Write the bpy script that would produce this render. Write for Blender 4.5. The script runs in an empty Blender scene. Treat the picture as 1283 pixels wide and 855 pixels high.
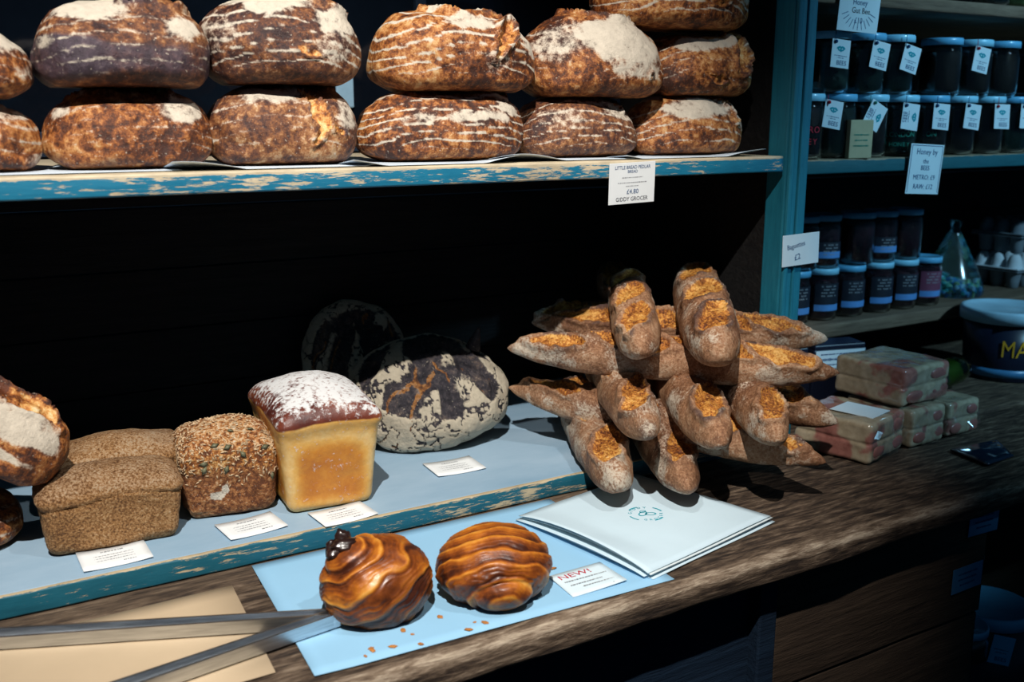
import bpy, bmesh, math, random
import numpy as np
from mathutils import Vector, Matrix, Euler

scene = bpy.context.scene
col = scene.collection
R = math.radians
random.seed(7)

# ------------------------------------------------------------------ camera, world, lights, exposure
cam_d = bpy.data.cameras.new('camera'); cam = bpy.data.objects.new('camera', cam_d); col.objects.link(cam)
cam.location = (0, 0, 0.60)
cam.rotation_euler = (R(90 - 12.7645), 0, R(-30.4669))
cam_d.sensor_width = 36.0; cam_d.lens = 34.99
cam_d.clip_start = 0.05
cam_d.dof.use_dof = True; cam_d.dof.focus_distance = 1.50; cam_d.dof.aperture_fstop = 4.5
scene.camera = cam

world = bpy.data.worlds.new('world'); scene.world = world; world.use_nodes = True
bg = world.node_tree.nodes['Background']
bg.inputs[0].default_value = (0.10, 0.33, 0.62, 1); bg.inputs[1].default_value = 0.045

def spot(name, loc, target, energy, size, blend, radius, color):
    d = bpy.data.lights.new(name, 'SPOT'); o = bpy.data.objects.new(name, d); col.objects.link(o)
    o.location = loc
    o.rotation_euler = (Vector(target) - Vector(loc)).to_track_quat('-Z', 'Y').to_euler()
    d.energy = energy; d.spot_size = R(size); d.spot_blend = blend; d.shadow_soft_size = radius; d.color = color
    return o
spot('key_spot', (-0.25, -0.25, 2.35), (0.48, 1.28, 0.38), 315, 39, 0.72, 0.018, (1.0, 0.95, 0.88))
spot('second_spot', (1.00, 0.05, 2.30), (0.62, 1.24, 0.22), 48, 34, 0.8, 0.018, (1.0, 0.96, 0.90))

spot('cool_spot', (2.35, -0.75, 1.75), (1.95, 1.35, 0.50), 130, 38, 0.8, 0.04, (0.36, 0.74, 1.0))

scene.view_settings.view_transform = 'Standard'; scene.view_settings.look = 'None'
scene.view_settings.gamma = 1.0; scene.view_settings.use_curve_mapping = False
scene.view_settings.exposure = 0.45

# ------------------------------------------------------------------ helpers
def h3(ix, iy, iz, seed):
    n = (ix * 374761393 + iy * 668265263 + iz * 2147483647 + seed * 974711) & 0xFFFFFFFF
    n = ((n ^ (n >> 13)) * 1274126177) & 0xFFFFFFFF
    n = (n ^ (n >> 16)) & 0xFFFFFFFF
    return n.astype(np.float64) / 4294967295.0
def vnoise(P, seed=0):
    P = np.asarray(P, float); I = np.floor(P).astype(np.int64); F = P - I; F = F * F * (3 - 2 * F)
    out = 0
    for dx in (0, 1):
        for dy in (0, 1):
            for dz in (0, 1):
                w = (F[:, 0] if dx else 1 - F[:, 0]) * (F[:, 1] if dy else 1 - F[:, 1]) * (F[:, 2] if dz else 1 - F[:, 2])
                out = out + w * h3(I[:, 0] + dx, I[:, 1] + dy, I[:, 2] + dz, seed)
    return out
def fbm(P, scale, oct=4, seed=0):
    P = np.asarray(P, float) * scale; a = .5; s = 0; t = 0
    for k in range(oct):
        s = s + a * vnoise(P + 17.3 * k, seed + k); t += a; a *= .5; P = P * 2.03
    return s / t
def sstep(a, b, x):
    t = np.clip((x - a) / (b - a), 0, 1); return t * t * (3 - 2 * t)

def mk(name, verts, faces, mat=None, parent=None, smooth=True, attrs=None):
    me = bpy.data.meshes.new(name)
    me.from_pydata([tuple(v) for v in verts], [], [tuple(f) for f in faces]); me.update()
    if smooth: me.polygons.foreach_set('use_smooth', [True] * len(me.polygons))
    if attrs:
        for k, a in attrs.items():
            at = me.attributes.new(k, 'FLOAT', 'POINT'); at.data.foreach_set('value', np.asarray(a, dtype=np.float32))
    if mat: me.materials.append(mat)
    o = bpy.data.objects.new(name, me); col.objects.link(o)
    if parent: o.parent = parent
    return o
def bm_obj(name, bm, mat=None, parent=None, smooth=False):
    me = bpy.data.meshes.new(name); bm.to_mesh(me); bm.free()
    if smooth: me.polygons.foreach_set('use_smooth', [True] * len(me.polygons))
    if mat: me.materials.append(mat)
    o = bpy.data.objects.new(name, me); col.objects.link(o)
    if parent: o.parent = parent
    return o
def tag(o, label, cat, group=None):
    o['label'] = label; o['category'] = cat
    if group: o['group'] = group
    return o
def struct(o, label=None, cat=None):
    o['kind'] = 'structure'
    if label: o['label'] = label
    if cat: o['category'] = cat
    return o
def empty(name, loc, rot=(0, 0, 0)):
    o = bpy.data.objects.new(name, None); col.objects.link(o); o.location = loc; o.rotation_euler = rot
    o.empty_display_size = .03
    return o
def box_bm(size, bevel=0.0, segs=2, center=(0, 0, 0)):
    bm = bmesh.new(); bmesh.ops.create_cube(bm, size=1)
    bmesh.ops.scale(bm, vec=size, verts=bm.verts)
    if bevel: bmesh.ops.bevel(bm, geom=list(bm.edges), offset=bevel, segments=segs, affect='EDGES', profile=.5)
    bmesh.ops.translate(bm, vec=center, verts=bm.verts)
    return bm
def box(name, c, size, mat, parent=None, bevel=0.0015, smooth=False):
    return bm_obj(name, box_bm(size, bevel, 2, c), mat, parent, smooth)
def lathe(name, prof, segs, mat, parent=None, smooth=True):
    V = []; F = []
    n = len(prof)
    for r, z in prof:
        for k in range(segs):
            a = 2 * math.pi * k / segs; V.append((r * math.cos(a), r * math.sin(a), z))
    for i in range(n - 1):
        for k in range(segs):
            k2 = (k + 1) % segs
            F.append((i * segs + k, i * segs + k2, (i + 1) * segs + k2, (i + 1) * segs + k))
    if prof[0][0] > 1e-6: F.append(tuple(reversed(range(segs))))
    if prof[-1][0] > 1e-6: F.append(tuple(range((n - 1) * segs, n * segs)))
    return mk(name, V, F, mat, parent, smooth)
_tx = {}
def text_mesh(s, size, align='CENTER'):
    key = (s, size, align)
    if key in _tx: return _tx[key]
    c = bpy.data.curves.new('t', 'FONT'); c.body = s; c.size = size; c.align_x = align; c.align_y = 'CENTER'; c.extrude = 0.00008; c.resolution_u = 2
    o = bpy.data.objects.new('t', c); col.objects.link(o)
    bpy.context.view_layer.update()
    me = bpy.data.meshes.new_from_object(o.evaluated_get(bpy.context.evaluated_depsgraph_get()))
    bpy.data.objects.remove(o); bpy.data.curves.remove(c)
    me.name = 'lettering'; _tx[key] = me
    return me
def lettering(parent, s, size, loc, mat, rot=(0, 0, 0), sx=1.0, align='CENTER', name='lettering'):
    me = text_mesh(s, size, align).copy(); me.materials.clear(); me.materials.append(mat)
    o = bpy.data.objects.new(name, me); col.objects.link(o); o.parent = parent
    o.location = loc; o.rotation_euler = rot; o.scale = (sx, 1, 1)
    return o
def bars(parent, rects, z, mat, name='print_lines'):
    """illegible small print: thin dark strokes in the card's plane"""
    bm = bmesh.new()
    for (cx, cy, w, h) in rects:
        n = max(3, int(w / .004)); x = cx - w / 2
        rr = random.Random(int(1e5 * (cx + 3 * cy + w)))
        while x < cx + w / 2 - .0005:
            ww = rr.uniform(.0012, .0045); ww = min(ww, cx + w / 2 - x)
            hh = h * rr.uniform(.6, 1)
            vs = [bm.verts.new((x, cy - hh / 2, z)), bm.verts.new((x + ww, cy - hh / 2, z)), bm.verts.new((x + ww, cy + hh / 2, z)), bm.verts.new((x, cy + hh / 2, z))]
            bm.faces.new(vs); x += ww + rr.uniform(.0006, .0014)
    return bm_obj(name, bm, mat, parent)

# ------------------------------------------------------------------ materials
class NT:
    def __init__(s, name):
        s.m = bpy.data.materials.new(name); s.m.use_nodes = True
        s.t = s.m.node_tree; s.n = s.t.nodes; s.b = s.n['Principled BSDF']
    def add(s, typ, **kw):
        n = s.n.new(typ)
        for k, v in kw.items():
            if k.startswith('_'): setattr(n, k[1:], v)
        return n
    def l(s, a, b): s.t.links.new(a, b)
    def noise(s, scale, detail=6, rough=.6, stretch=(1, 1, 1), rnd=True, dist=0.0):
        tc = s.n.new('ShaderNodeTexCoord'); mp = s.n.new('ShaderNodeMapping'); mp.inputs['Scale'].default_value = stretch
        s.l(tc.outputs['Object'], mp.inputs['Vector'])
        n = s.n.new('ShaderNodeTexNoise'); n.noise_dimensions = '4D'
        n.inputs['Scale'].default_value = scale; n.inputs['Detail'].default_value = detail; n.inputs['Roughness'].default_value = rough
        n.inputs['Distortion'].default_value = dist
        s.l(mp.outputs[0], n.inputs['Vector'])
        if rnd:
            oi = s.n.new('ShaderNodeObjectInfo'); mu = s.math('MULTIPLY', oi.outputs['Random'], 37.0); s.l(mu, n.inputs['W'])
        return n.outputs[0]
    def math(s, op, a, b=None, c=None, clamp=False):
        n = s.n.new('ShaderNodeMath'); n.operation = op; n.use_clamp = clamp
        for i, v in enumerate((a, b, c)):
            if v is None: continue
            if isinstance(v, (int, float)): n.inputs[i].default_value = v
            else: s.l(v, n.inputs[i])
        return n.outputs[0]
    def ramp(s, fac, stops, interp='LINEAR'):
        n = s.n.new('ShaderNodeValToRGB'); cr = n.color_ramp; cr.interpolation = interp
        while len(cr.elements) < len(stops): cr.elements.new(0.5)
        for e, (p, c) in zip(cr.elements, stops):
            e.position = p; e.color = tuple(c) + (1,) if len(c) == 3 else c
        s.l(fac, n.inputs[0]); return n.outputs[0]
    def fr(s, fac, a, b):
        n = s.n.new('ShaderNodeMapRange'); n.interpolation_type = 'SMOOTHSTEP'
        n.inputs['From Min'].default_value = a; n.inputs['From Max'].default_value = b
        s.l(fac, n.inputs['Value']); return n.outputs[0]
    def mix(s, fac, a, b):
        n = s.n.new('ShaderNodeMix'); n.data_type = 'RGBA'
        for i, v in ((0, fac), (6, a), (7, b)):
            if isinstance(v, (int, float)): n.inputs[i].default_value = v
            elif isinstance(v, tuple): n.inputs[i].default_value = v + (1,) if len(v) == 3 else v
            else: s.l(v, n.inputs[i])
        return n.outputs[2]
    def attr(s, name):
        n = s.n.new('ShaderNodeAttribute'); n.attribute_name = name; return n.outputs['Fac']
    def bump(s, h, strength, dist):
        n = s.n.new('ShaderNodeBump'); n.inputs['Strength'].default_value = strength; n.inputs['Distance'].default_value = dist
        s.l(h, n.inputs['Height']); s.l(n.outputs[0], s.b.inputs['Normal'])
    def out(s, colr, rough=.6, spec=.4):
        if isinstance(colr, tuple): s.b.inputs['Base Color'].default_value = colr + (1,)
        else: s.l(colr, s.b.inputs['Base Color'])
        if isinstance(rough, (int, float)): s.b.inputs['Roughness'].default_value = rough
        else: s.l(rough, s.b.inputs['Roughness'])
        s.b.inputs['Specular IOR Level'].default_value = spec
        return s.m
def simple(name, c, rough=.6, spec=.4, metal=0.0, var=0.12, scale=30, coat=0.0):
    m = NT(name); nz = m.noise(scale, 4)
    d = tuple(max(0, x * (1 - var)) for x in c); u = tuple(min(1, x * (1 + var)) for x in c)
    m.out(m.ramp(nz, [(.3, d), (.7, u)]), rough, spec)
    m.b.inputs['Metallic'].default_value = metal
    m.b.inputs['Coat Weight'].default_value = coat; m.b.inputs['Coat Roughness'].default_value = .08
    return m.m

def crust(name, ramp, dark=(.035, .02, .018), tearramp=None, flour=(.66, .58, .47), fine=95, rough=.5, bumpd=.0022, wt=(1.15, 1.55, .75)):
    m = NT(name)
    n1 = m.noise(16, 8, .72); n2 = m.noise(fine, 6, .74); n3 = m.noise(6, 4, .6); n4 = m.noise(fine * 2.6, 3, .6)
    fac = m.math('ADD', m.math('ADD', m.math('MULTIPLY', m.math('SUBTRACT', n1, .5), wt[0]), m.math('MULTIPLY', m.math('SUBTRACT', n2, .5), wt[1])), m.math('ADD', m.math('MULTIPLY', m.math('SUBTRACT', n3, .5), wt[2]), .5))
    c = m.ramp(fac, ramp)
    ch = m.attr('char_shade'); cf = m.fr(m.math('ADD', ch, m.math('MULTIPLY', m.math('SUBTRACT', n1, .5), 1.5)), .30, .95)
    c = m.mix(cf, c, m.ramp(n2, [(.3, dark), (.75, tuple(x * 3.2 for x in dark))]))
    tr = tearramp or [(.25, (.10, .026, .008)), (.42, (.34, .11, .022)), (.55, (.56, .24, .06)), (.68, (.70, .40, .14)), (.85, (.80, .58, .30))]
    tf = m.fr(m.math('ADD', m.attr('tear'), m.math('MULTIPLY', m.math('SUBTRACT', n2, .5), .7)), .3, .62)
    tfac = m.math('ADD', m.math('MULTIPLY', m.math('SUBTRACT', n1, .5), 1.7), m.math('ADD', m.math('MULTIPLY', m.math('SUBTRACT', n2, .5), 1.9), .5))
    c = m.mix(tf, c, m.ramp(tfac, tr))
    ff = m.fr(m.math('ADD', m.attr('flour'), m.math('ADD', m.math('MULTIPLY', m.math('SUBTRACT', n2, .5), 2.6), m.math('MULTIPLY', m.math('SUBTRACT', n1, .5), 1.2))), .28, .95)
    c = m.mix(ff, c, m.ramp(n2, [(.25, tuple(x * .72 for x in flour)), (.7, flour)]))
    c = m.mix(m.math('MULTIPLY', m.fr(n4, .63, .70), .65), c, tuple(x * .92 for x in flour))
    m.out(c, m.math('ADD', m.math('MULTIPLY', ff, .3), rough), .38)
    m.bump(m.math('ADD', m.math('MULTIPLY', n2, .8), n1), 1.0, bumpd * 1.7)
    return m.m
SOUR = [(.30, (.045, .014, .008)), (.43, (.14, .040, .012)), (.53, (.30, .095, .022)), (.63, (.46, .19, .055)), (.78, (.62, .36, .15))]
mat_sour = crust('sourdough_crust', SOUR)
mat_sour_dark = crust('dark_sourdough_crust', [(.30, (.03, .012, .012)), (.45, (.09, .032, .018)), (.57, (.19, .068, .025)), (.68, (.33, .14, .05)), (.8, (.5, .3, .15))], dark=(.03, .02, .028))
mat_bag = crust('baguette_crust', [(.3, (.12, .045, .02)), (.45, (.25, .115, .055)), (.56, (.38, .20, .105)), (.68, (.5, .32, .2)), (.8, (.62, .47, .33))],
                tearramp=[(.25, (.10, .024, .006)), (.42, (.36, .115, .016)), (.56, (.60, .26, .045)), (.75, (.76, .44, .13))], flour=(.62, .53, .42), fine=240, wt=(.75, 1.0, .9))
mat_char = crust('charred_rye_crust', [(.3, (.012, .011, .016)), (.48, (.03, .026, .034)), (.6, (.06, .05, .055)), (.75, (.12, .085, .07))], dark=(.01, .009, .013),
                 tearramp=[(.3, (.05, .02, .012)), (.5, (.2, .075, .02)), (.65, (.36, .17, .05)), (.8, (.2, .15, .13))], flour=(.58, .51, .39), fine=110, bumpd=.004)
mat_rye = crust('rye_crust', [(.34, (.11, .045, .014)), (.46, (.27, .125, .04)), (.56, (.41, .215, .08)), (.68, (.54, .34, .17)), (.8, (.66, .5, .33))], flour=(.5, .37, .25), fine=330, rough=.75, bumpd=.003, wt=(.55, 1.5, .3))
mat_seed = crust('seeded_crust', [(.34, (.11, .035, .012)), (.47, (.24, .085, .026)), (.57, (.36, .155, .055)), (.68, (.45, .24, .11)), (.8, (.6, .4, .24))], flour=(.62, .57, .48), fine=170, rough=.75, bumpd=.003, wt=(.7, 1.7, .4))

def milk_mat():
    m = NT('milk_loaf_crust')
    n1 = m.noise(22, 6, .6); n2 = m.noise(120, 5, .65)
    side = m.ramp(m.math('ADD', m.math('ADD', m.math('MULTIPLY', m.math('SUBTRACT', n1, .5), .9), m.math('MULTIPLY', m.math('SUBTRACT', n2, .5), .45)), m.math('ADD', m.math('MULTIPLY', m.attr('tear'), .50), .24)), [(.12, (.76, .52, .22)), (.34, (.70, .38, .09)), (.6, (.58, .24, .035)), (.85, (.44, .14, .016))])
    top = m.ramp(n1, [(.3, (.05, .012, .012)), (.55, (.16, .035, .018)), (.75, (.32, .09, .025))])
    c = m.mix(m.fr(m.math('ADD', m.attr('char_shade'), m.math('MULTIPLY', m.math('SUBTRACT', n1, .5), .35)), .35, .65), side, top)
    ff = m.fr(m.math('ADD', m.attr('flour'), m.math('ADD', m.math('MULTIPLY', m.math('SUBTRACT', n2, .5), 3.6), m.math('MULTIPLY', m.math('SUBTRACT', n1, .5), 1.2))), .25, .95)
    c = m.mix(ff, c, (.66, .66, .66))
    m.out(c, m.math('ADD', m.math('MULTIPLY', ff, .4), .42), .4)
    m.bump(m.math('ADD', n2, n1), .5, .0018)
    return m.m
mat_milk = milk_mat()
def pastry_mat():
    m = NT('glazed_pastry')
    n1 = m.noise(24, 6, .65); n2 = m.noise(90, 4, .6)
    f = m.math('ADD', m.math('MULTIPLY', m.attr('ridge'), .55), m.math('ADD', m.math('MULTIPLY', m.math('SUBTRACT', n1, .5), 1.0), .24))
    c = m.ramp(f, [(.22, (.05, .011, .004)), (.40, (.21, .05, .007)), (.56, (.42, .125, .012)), (.72, (.60, .24, .03)), (.9, (.74, .40, .10))])
    c = m.mix(m.fr(m.math('ADD', m.attr('char_shade'), m.math('MULTIPLY', m.math('SUBTRACT', n1, .5), .8)), .4, .9), c, (.055, .016, .010))
    m.out(c, m.math('ADD', m.math('MULTIPLY', n2, .3), .26), .4)
    m.b.inputs['Coat Weight'].default_value = .12; m.b.inputs['Coat Roughness'].default_value = .25
    m.bump(m.math('ADD', n1, m.math('MULTIPLY', n2, .5)), .5, .0025)
    return m.m
mat_pastry = pastry_mat()

def wood(name, stops, scale=5, stretch=(1.2, 14, 14), rough=.75, bumpd=.004, spec=.25):
    m = NT(name); a = m.noise(scale, 9, .68, stretch, False, .4); b = m.noise(3.0, 4, .6, (1, 1, 1), False)
    c = m.noise(60, 4, .7, (.25, 2, 2), False)
    f = m.math('ADD', m.math('ADD', m.math('MULTIPLY', a, .62), m.math('MULTIPLY', b, .22)), m.math('MULTIPLY', c, .18))
    m.out(m.ramp(f, stops), rough, spec); m.bump(m.math('ADD', a, m.math('MULTIPLY', c, .4)), .9, bumpd)
    return m.m
mat_counter = wood('worn_counter_wood', [(.36, (.012, .009, .007)), (.45, (.042, .028, .020)), (.53, (.10, .068, .045)), (.61, (.18, .13, .09)), (.72, (.38, .30, .22))], scale=7, stretch=(2.2, 16, 16))
def edge_wood():
    m = NT('worn_counter_edge_wood'); a = m.noise(7, 10, .74, (2.2, 16, 16), False, .5); b = m.noise(4.0, 5, .65, (1, 1, 1), False); c = m.noise(70, 5, .75, (.35, 2, 2), False)
    tc = m.n.new('ShaderNodeTexCoord'); sp = m.n.new('ShaderNodeSeparateXYZ'); m.l(tc.outputs['Object'], sp.inputs[0])
    wear = m.math('SUBTRACT', 1.0, m.fr(sp.outputs['Y'], .925, .948))
    lowr = m.fr(sp.outputs['Z'], -.022, -.008)
    f = m.math('ADD', m.math('ADD', m.math('MULTIPLY', a, .85), m.math('MULTIPLY', b, .22)), m.math('MULTIPLY', c, .30))
    f = m.math('ADD', m.math('SUBTRACT', f, .16), m.math('MULTIPLY', m.math('MULTIPLY', wear, lowr), .15))
    m.out(m.ramp(f, [(.37, (.008, .006, .005)), (.47, (.038, .025, .018)), (.55, (.098, .066, .044)), (.64, (.22, .16, .112)), (.78, (.55, .45, .34))]), .75, .25)
    m.bump(m.math('ADD', a, m.math('MULTIPLY', c, .5)), 1.0, .005); return m.m
mat_counter_edge = edge_wood()
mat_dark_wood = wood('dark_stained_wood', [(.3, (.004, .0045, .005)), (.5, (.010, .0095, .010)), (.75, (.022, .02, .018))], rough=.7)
mat_brown_wood = wood('brown_crate_wood', [(.3, (.02, .014, .010)), (.5, (.055, .036, .024)), (.75, (.11, .075, .048))])
mat_grey_wood = wood('grey_brown_shelf_wood', [(.3, (.06, .04, .028)), (.5, (.16, .11, .075)), (.75, (.30, .22, .15))])

def paint(name, teal, teal2, chip, amount, zlo=None, zhi=None, stretch=(5, 12, 40), topcol=None):
    """painted wood with chipped patches that bare the timber; wear is heavier along one arris"""
    m = NT(name); n1 = m.noise(5.5, 9, .72, stretch, False, .25); n2 = m.noise(2.2, 3, .5, (1, 1, 1), False); n3 = m.noise(40, 6, .7, (.6, 1, 3), False)
    f = m.math('ADD', m.math('MULTIPLY', n1, .8), m.math('ADD', m.math('MULTIPLY', n2, .55), m.math('MULTIPLY', n3, .2)))
    if zhi is not None:
        tc = m.n.new('ShaderNodeTexCoord'); sp = m.n.new('ShaderNodeSeparateXYZ'); m.l(tc.outputs['Object'], sp.inputs[0])
        f = m.math('ADD', f, m.math('MULTIPLY', m.fr(sp.outputs['Z'], zlo, zhi), .55))
    chipf = m.fr(f, amount, amount + .05)
    pc = m.ramp(n1, [(.3, teal), (.7, teal2)])
    wc = m.ramp(n3, [(.3, tuple(x * .6 for x in chip)), (.65, chip)])
    c = m.mix(chipf, pc, wc)
    if topcol:
        ge = m.n.new('ShaderNodeNewGeometry'); s2 = m.n.new('ShaderNodeSeparateXYZ'); m.l(ge.outputs['True Normal'], s2.inputs[0])
        t = m.mix(m.fr(f, amount + .0, amount + .10), topcol, tuple(x * .8 for x in chip))
        c = m.mix(m.fr(s2.outputs['Z'], .5, .8), c, t)
    m.out(c, .5, .4); m.bump(m.math('SUBTRACT', n3, chipf), .4, .0012)
    return m.m
mat_upper = paint('chipped_blue_paint', (.008, .14, .25), (.015, .20, .33), (.62, .52, .36), .80, .5255, .5335)
mat_lower = paint('chipped_dark_teal_paint', (.006, .085, .13), (.012, .125, .18), (.52, .42, .27), .83, .0285, .0335)
mat_post = paint('scuffed_teal_paint', (.008, .13, .20), (.018, .21, .30), (.36, .36, .28), .99, stretch=(30, 30, 3))
mat_jarshelf = paint('dull_teal_paint', (.010, .085, .11), (.016, .12, .15), (.34, .27, .18), .94, .515, .527)

mat_blue_top = NT('pale_blue_painted_board')
_n = mat_blue_top.noise(3.2, 6, .6, (1, 2.4, 2), False); _n2 = mat_blue_top.noise(26, 5, .7, (.5, 1.3, 1), False)
_c = mat_blue_top.ramp(mat_blue_top.math('ADD', mat_blue_top.math('MULTIPLY', _n, .8), mat_blue_top.math('MULTIPLY', _n2, .2)), [(.3, (.20, .33, .45)), (.7, (.35, .48, .60))])
_c = mat_blue_top.mix(mat_blue_top.fr(mat_blue_top.math('ADD', _n, mat_blue_top.math('MULTIPLY', _n2, .35)), .86, .93), _c, (.36, .25, .16))
mat_blue_top.out(_c, .55, .3); mat_blue_top.bump(_n2, .25, .0012); mat_blue_top = mat_blue_top.m

mat_blue_paper = simple('sky_blue_paper', (.27, .50, .70), .7, .25, var=.04, scale=8)
mat_white_card = simple('white_card', (.76, .79, .80), .7, .25, var=.03)
mat_cool_card = simple('cool_white_card', (.62, .74, .80), .7, .25, var=.03)
mat_bag_paper = simple('pale_blue_white_paper', (.54, .68, .76), .65, .25, var=.03, scale=14)
mat_bag_in = simple('bag_fold_paper', (.62, .70, .72), .7, .2, var=.03)
mat_liner = simple('white_liner_paper', (.58, .66, .74), .7, .25, var=.05, scale=14)
mat_navy_paper = simple('navy_liner_paper', (.02, .06, .16), .6, .3)
mat_kraft = simple('kraft_paper', (.52, .40, .265), .75, .2, var=.05, scale=10)
mat_ink = simple('black_ink', (.03, .035, .05), .8, .1)
mat_ink_grey = simple('grey_ink', (.30, .31, .33), .8, .1)
mat_ink_blue = simple('dark_blue_ink', (.02, .08, .2), .8, .1)
mat_ink_teal = simple('teal_ink', (.01, .30, .38), .8, .1)
mat_ink_red = simple('red_ink', (.45, .03, .05), .8, .1)
mat_ink_green = simple('green_ink', (.03, .22, .16), .8, .1)
mat_ink_yellow = simple('amber_ink', (.85, .42, .03), .7, .2)
mat_steel = NT('brushed_steel'); _n = mat_steel.noise(9, 5, .6, (2, 30, 30), False)
mat_steel.out(mat_steel.ramp(_n, [(.3, (.42, .45, .49)), (.7, (.72, .76, .80))]), mat_steel.math('ADD', mat_steel.math('MULTIPLY', _n, .25), .22), .5); mat_steel.b.inputs['Metallic'].default_value = 1; mat_steel = mat_steel.m
mat_choc = simple('dark_chocolate', (.022, .009, .007), .3, .5, coat=.3, var=.4)
mat_flake = simple('pastry_crumb', (.40, .16, .04), .6, .3, var=.4)
mat_lid = simple('light_blue_lid', (.30, .70, .92), .35, .5, var=.05, coat=.2)
mat_lid2 = simple('mid_blue_lid', (.14, .48, .76), .35, .5, var=.05, coat=.2)
mat_honey = simple('dark_honey', (.018, .010, .006), .25, .5, var=.3)
mat_jam = simple('dark_jam', (.030, .006, .009), .25, .5, var=.3)
mat_green_jar = simple('dark_green_preserve', (.010, .022, .014), .25, .5, var=.3)
def glass_mat(name, tint, rough=.03):
    m = NT(name); n = m.noise(12, 2); m.out(m.ramp(n, [(.3, tuple(x * .95 for x in tint)), (.7, tint)]), rough, .5)
    m.b.inputs['Transmission Weight'].default_value = 1; m.b.inputs['IOR'].default_value = 1.45
    return m.m
mat_glass = glass_mat('jar_glass', (.93, .97, .98))
mat_blue_film = glass_mat('blue_cellophane', (.35, .70, .85), .15)
mat_black_label = simple('black_label', (.012, .016, .028), .5, .4)
mat_blue_label = simple('blue_label_band', (.10, .28, .62), .5, .4)
mat_plum_label = simple('plum_label', (.16, .04, .08), .5, .4)
mat_egg_grey = simple('grey_moulded_pulp', (.22, .25, .28), .9, .1, var=.15)
mat_egg_white = simple('white_moulded_pulp', (.72, .76, .80), .85, .15, var=.06)
mat_tub = simple('dark_navy_plastic', (.008, .012, .03), .35, .5)
mat_tub_band = simple('blue_plastic_band', (.06, .22, .42), .35, .5)
mat_tub_lid = simple('pale_blue_plastic_lid', (.42, .66, .80), .4, .5, coat=.2)
mat_nougat = NT('marbled_block'); _a = mat_nougat.noise(18, 3, .5); _b = mat_nougat.noise(70, 5, .6)
mat_nougat.out(mat_nougat.mix(mat_nougat.fr(_a, .52, .60), mat_nougat.ramp(_b, [(.3, (.30, .24, .155)), (.7, (.46, .39, .28))]), mat_nougat.ramp(_b, [(.3, (.24, .085, .07)), (.7, (.40, .18, .145))])), .22, .6)
mat_nougat.b.inputs['Coat Weight'].default_value = .8; mat_nougat.b.inputs['Coat Roughness'].default_value = .12; mat_nougat.bump(_b, .35, .002); mat_nougat = mat_nougat.m
mat_pink = simple('pink_piece', (.36, .13, .11), .35, .5, var=.3, coat=.5)
def film_mat():
    m = NT('clear_wrap_film'); n = m.noise(60, 3)
    gl = m.n.new('ShaderNodeBsdfGlossy'); gl.inputs['Color'].default_value = (.9, .95, 1, 1); m.l(m.math('ADD', m.math('MULTIPLY', n, .15), .03), gl.inputs['Roughness'])
    tr = m.n.new('ShaderNodeBsdfTransparent'); mx = m.n.new('ShaderNodeMixShader'); mx.inputs[0].default_value = .16
    m.l(tr.outputs[0], mx.inputs[1]); m.l(gl.outputs[0], mx.inputs[2])
    m.l(mx.outputs[0], [q for q in m.n if q.type == 'OUTPUT_MATERIAL'][0].inputs['Surface']); return m.m
mat_film = film_mat()
mat_olive = glass_mat('olive_green_glass', (.45, .62, .30), .04)
mat_olive_in = simple('olive_contents', (.10, .14, .03), .4, .4, var=.4)
mat_seed_pale = simple('pale_grain', (.50, .36, .22), .7, .3, var=.4, scale=80)
mat_seed_green = simple('pumpkin_seed_green', (.13, .13, .075), .5, .4, var=.3)
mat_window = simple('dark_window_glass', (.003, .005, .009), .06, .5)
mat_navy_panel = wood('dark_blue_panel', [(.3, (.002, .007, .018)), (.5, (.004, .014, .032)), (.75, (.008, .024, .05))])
mat_floor = simple('dark_stone_floor', (.05, .05, .055), .8, .2, var=.3, scale=6)
mat_reflection = simple('pale_blue_reflection', (.22, .36, .48), .9, .1)  # colour of the added strip that imitates a reflection
mat_packet = simple('navy_plastic_packet', (.006, .015, .035), .18, .6, coat=.5)

# ------------------------------------------------------------------ setting
def plank(name, x0, x1, y0, y1, z0, z1, mat, parent=None, r=.004, nx=60, wob=.002, seed=0, wobf=9.0):
    """board along X with a rounded section and slightly uneven arrises"""
    r = min(r, (z1 - z0) * .48, (y1 - y0) * .48)
    prof = []
    for cx, cz, a0 in ((y1 - r, z1 - r, 0), (y0 + r, z1 - r, 90), (y0 + r, z0 + r, 180), (y1 - r, z0 + r, 270)):
        for k in range(5):
            a = R(a0 + k * 22.5); prof.append((cx + r * math.cos(a), cz + r * math.sin(a)))
    n = len(prof); xs = np.linspace(x0, x1, nx); V = []
    for x in xs:
        for y, z in prof: V.append((x, y, z))
    V = np.array(V)
    w = (fbm(V * np.array([1, 3, 3]), wobf, 3, seed) - .5) * 2 * wob
    edge = np.where(V[:, 1] < y0 + r * 1.5, 1.0, .25)
    V[:, 1] += w * edge
    V[:, 2] -= np.abs(np.roll(w, 3)) * .35 * (V[:, 2] > (z0 + z1) / 2)
    F = []
    for i in range(nx - 1):
        for k in range(n):
            k2 = (k + 1) % n; F.append((i * n + k, (i + 1) * n + k, (i + 1) * n + k2, i * n + k2))
    F.append(tuple(range(n))); F.append(tuple(reversed(range((nx - 1) * n, nx * n))))
    return mk(name, V, F, mat, parent, False if wob < .0001 else True)

Z_LOW = .030; Z_UP = .533
struct(box('floor', (1.0, .8, -.875), (6, 6, .05), mat_floor, bevel=0))

# back wall: dark boards, one by one
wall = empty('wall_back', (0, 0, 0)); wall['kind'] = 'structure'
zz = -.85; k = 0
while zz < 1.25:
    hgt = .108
    plank('board', -1.5, 3.8, 1.80 + .0015 * (k % 3), 1.83, zz + .0012, zz + hgt - .0012, mat_dark_wood, wall, .002, 40, .0008, k); zz += hgt; k += 1
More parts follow.
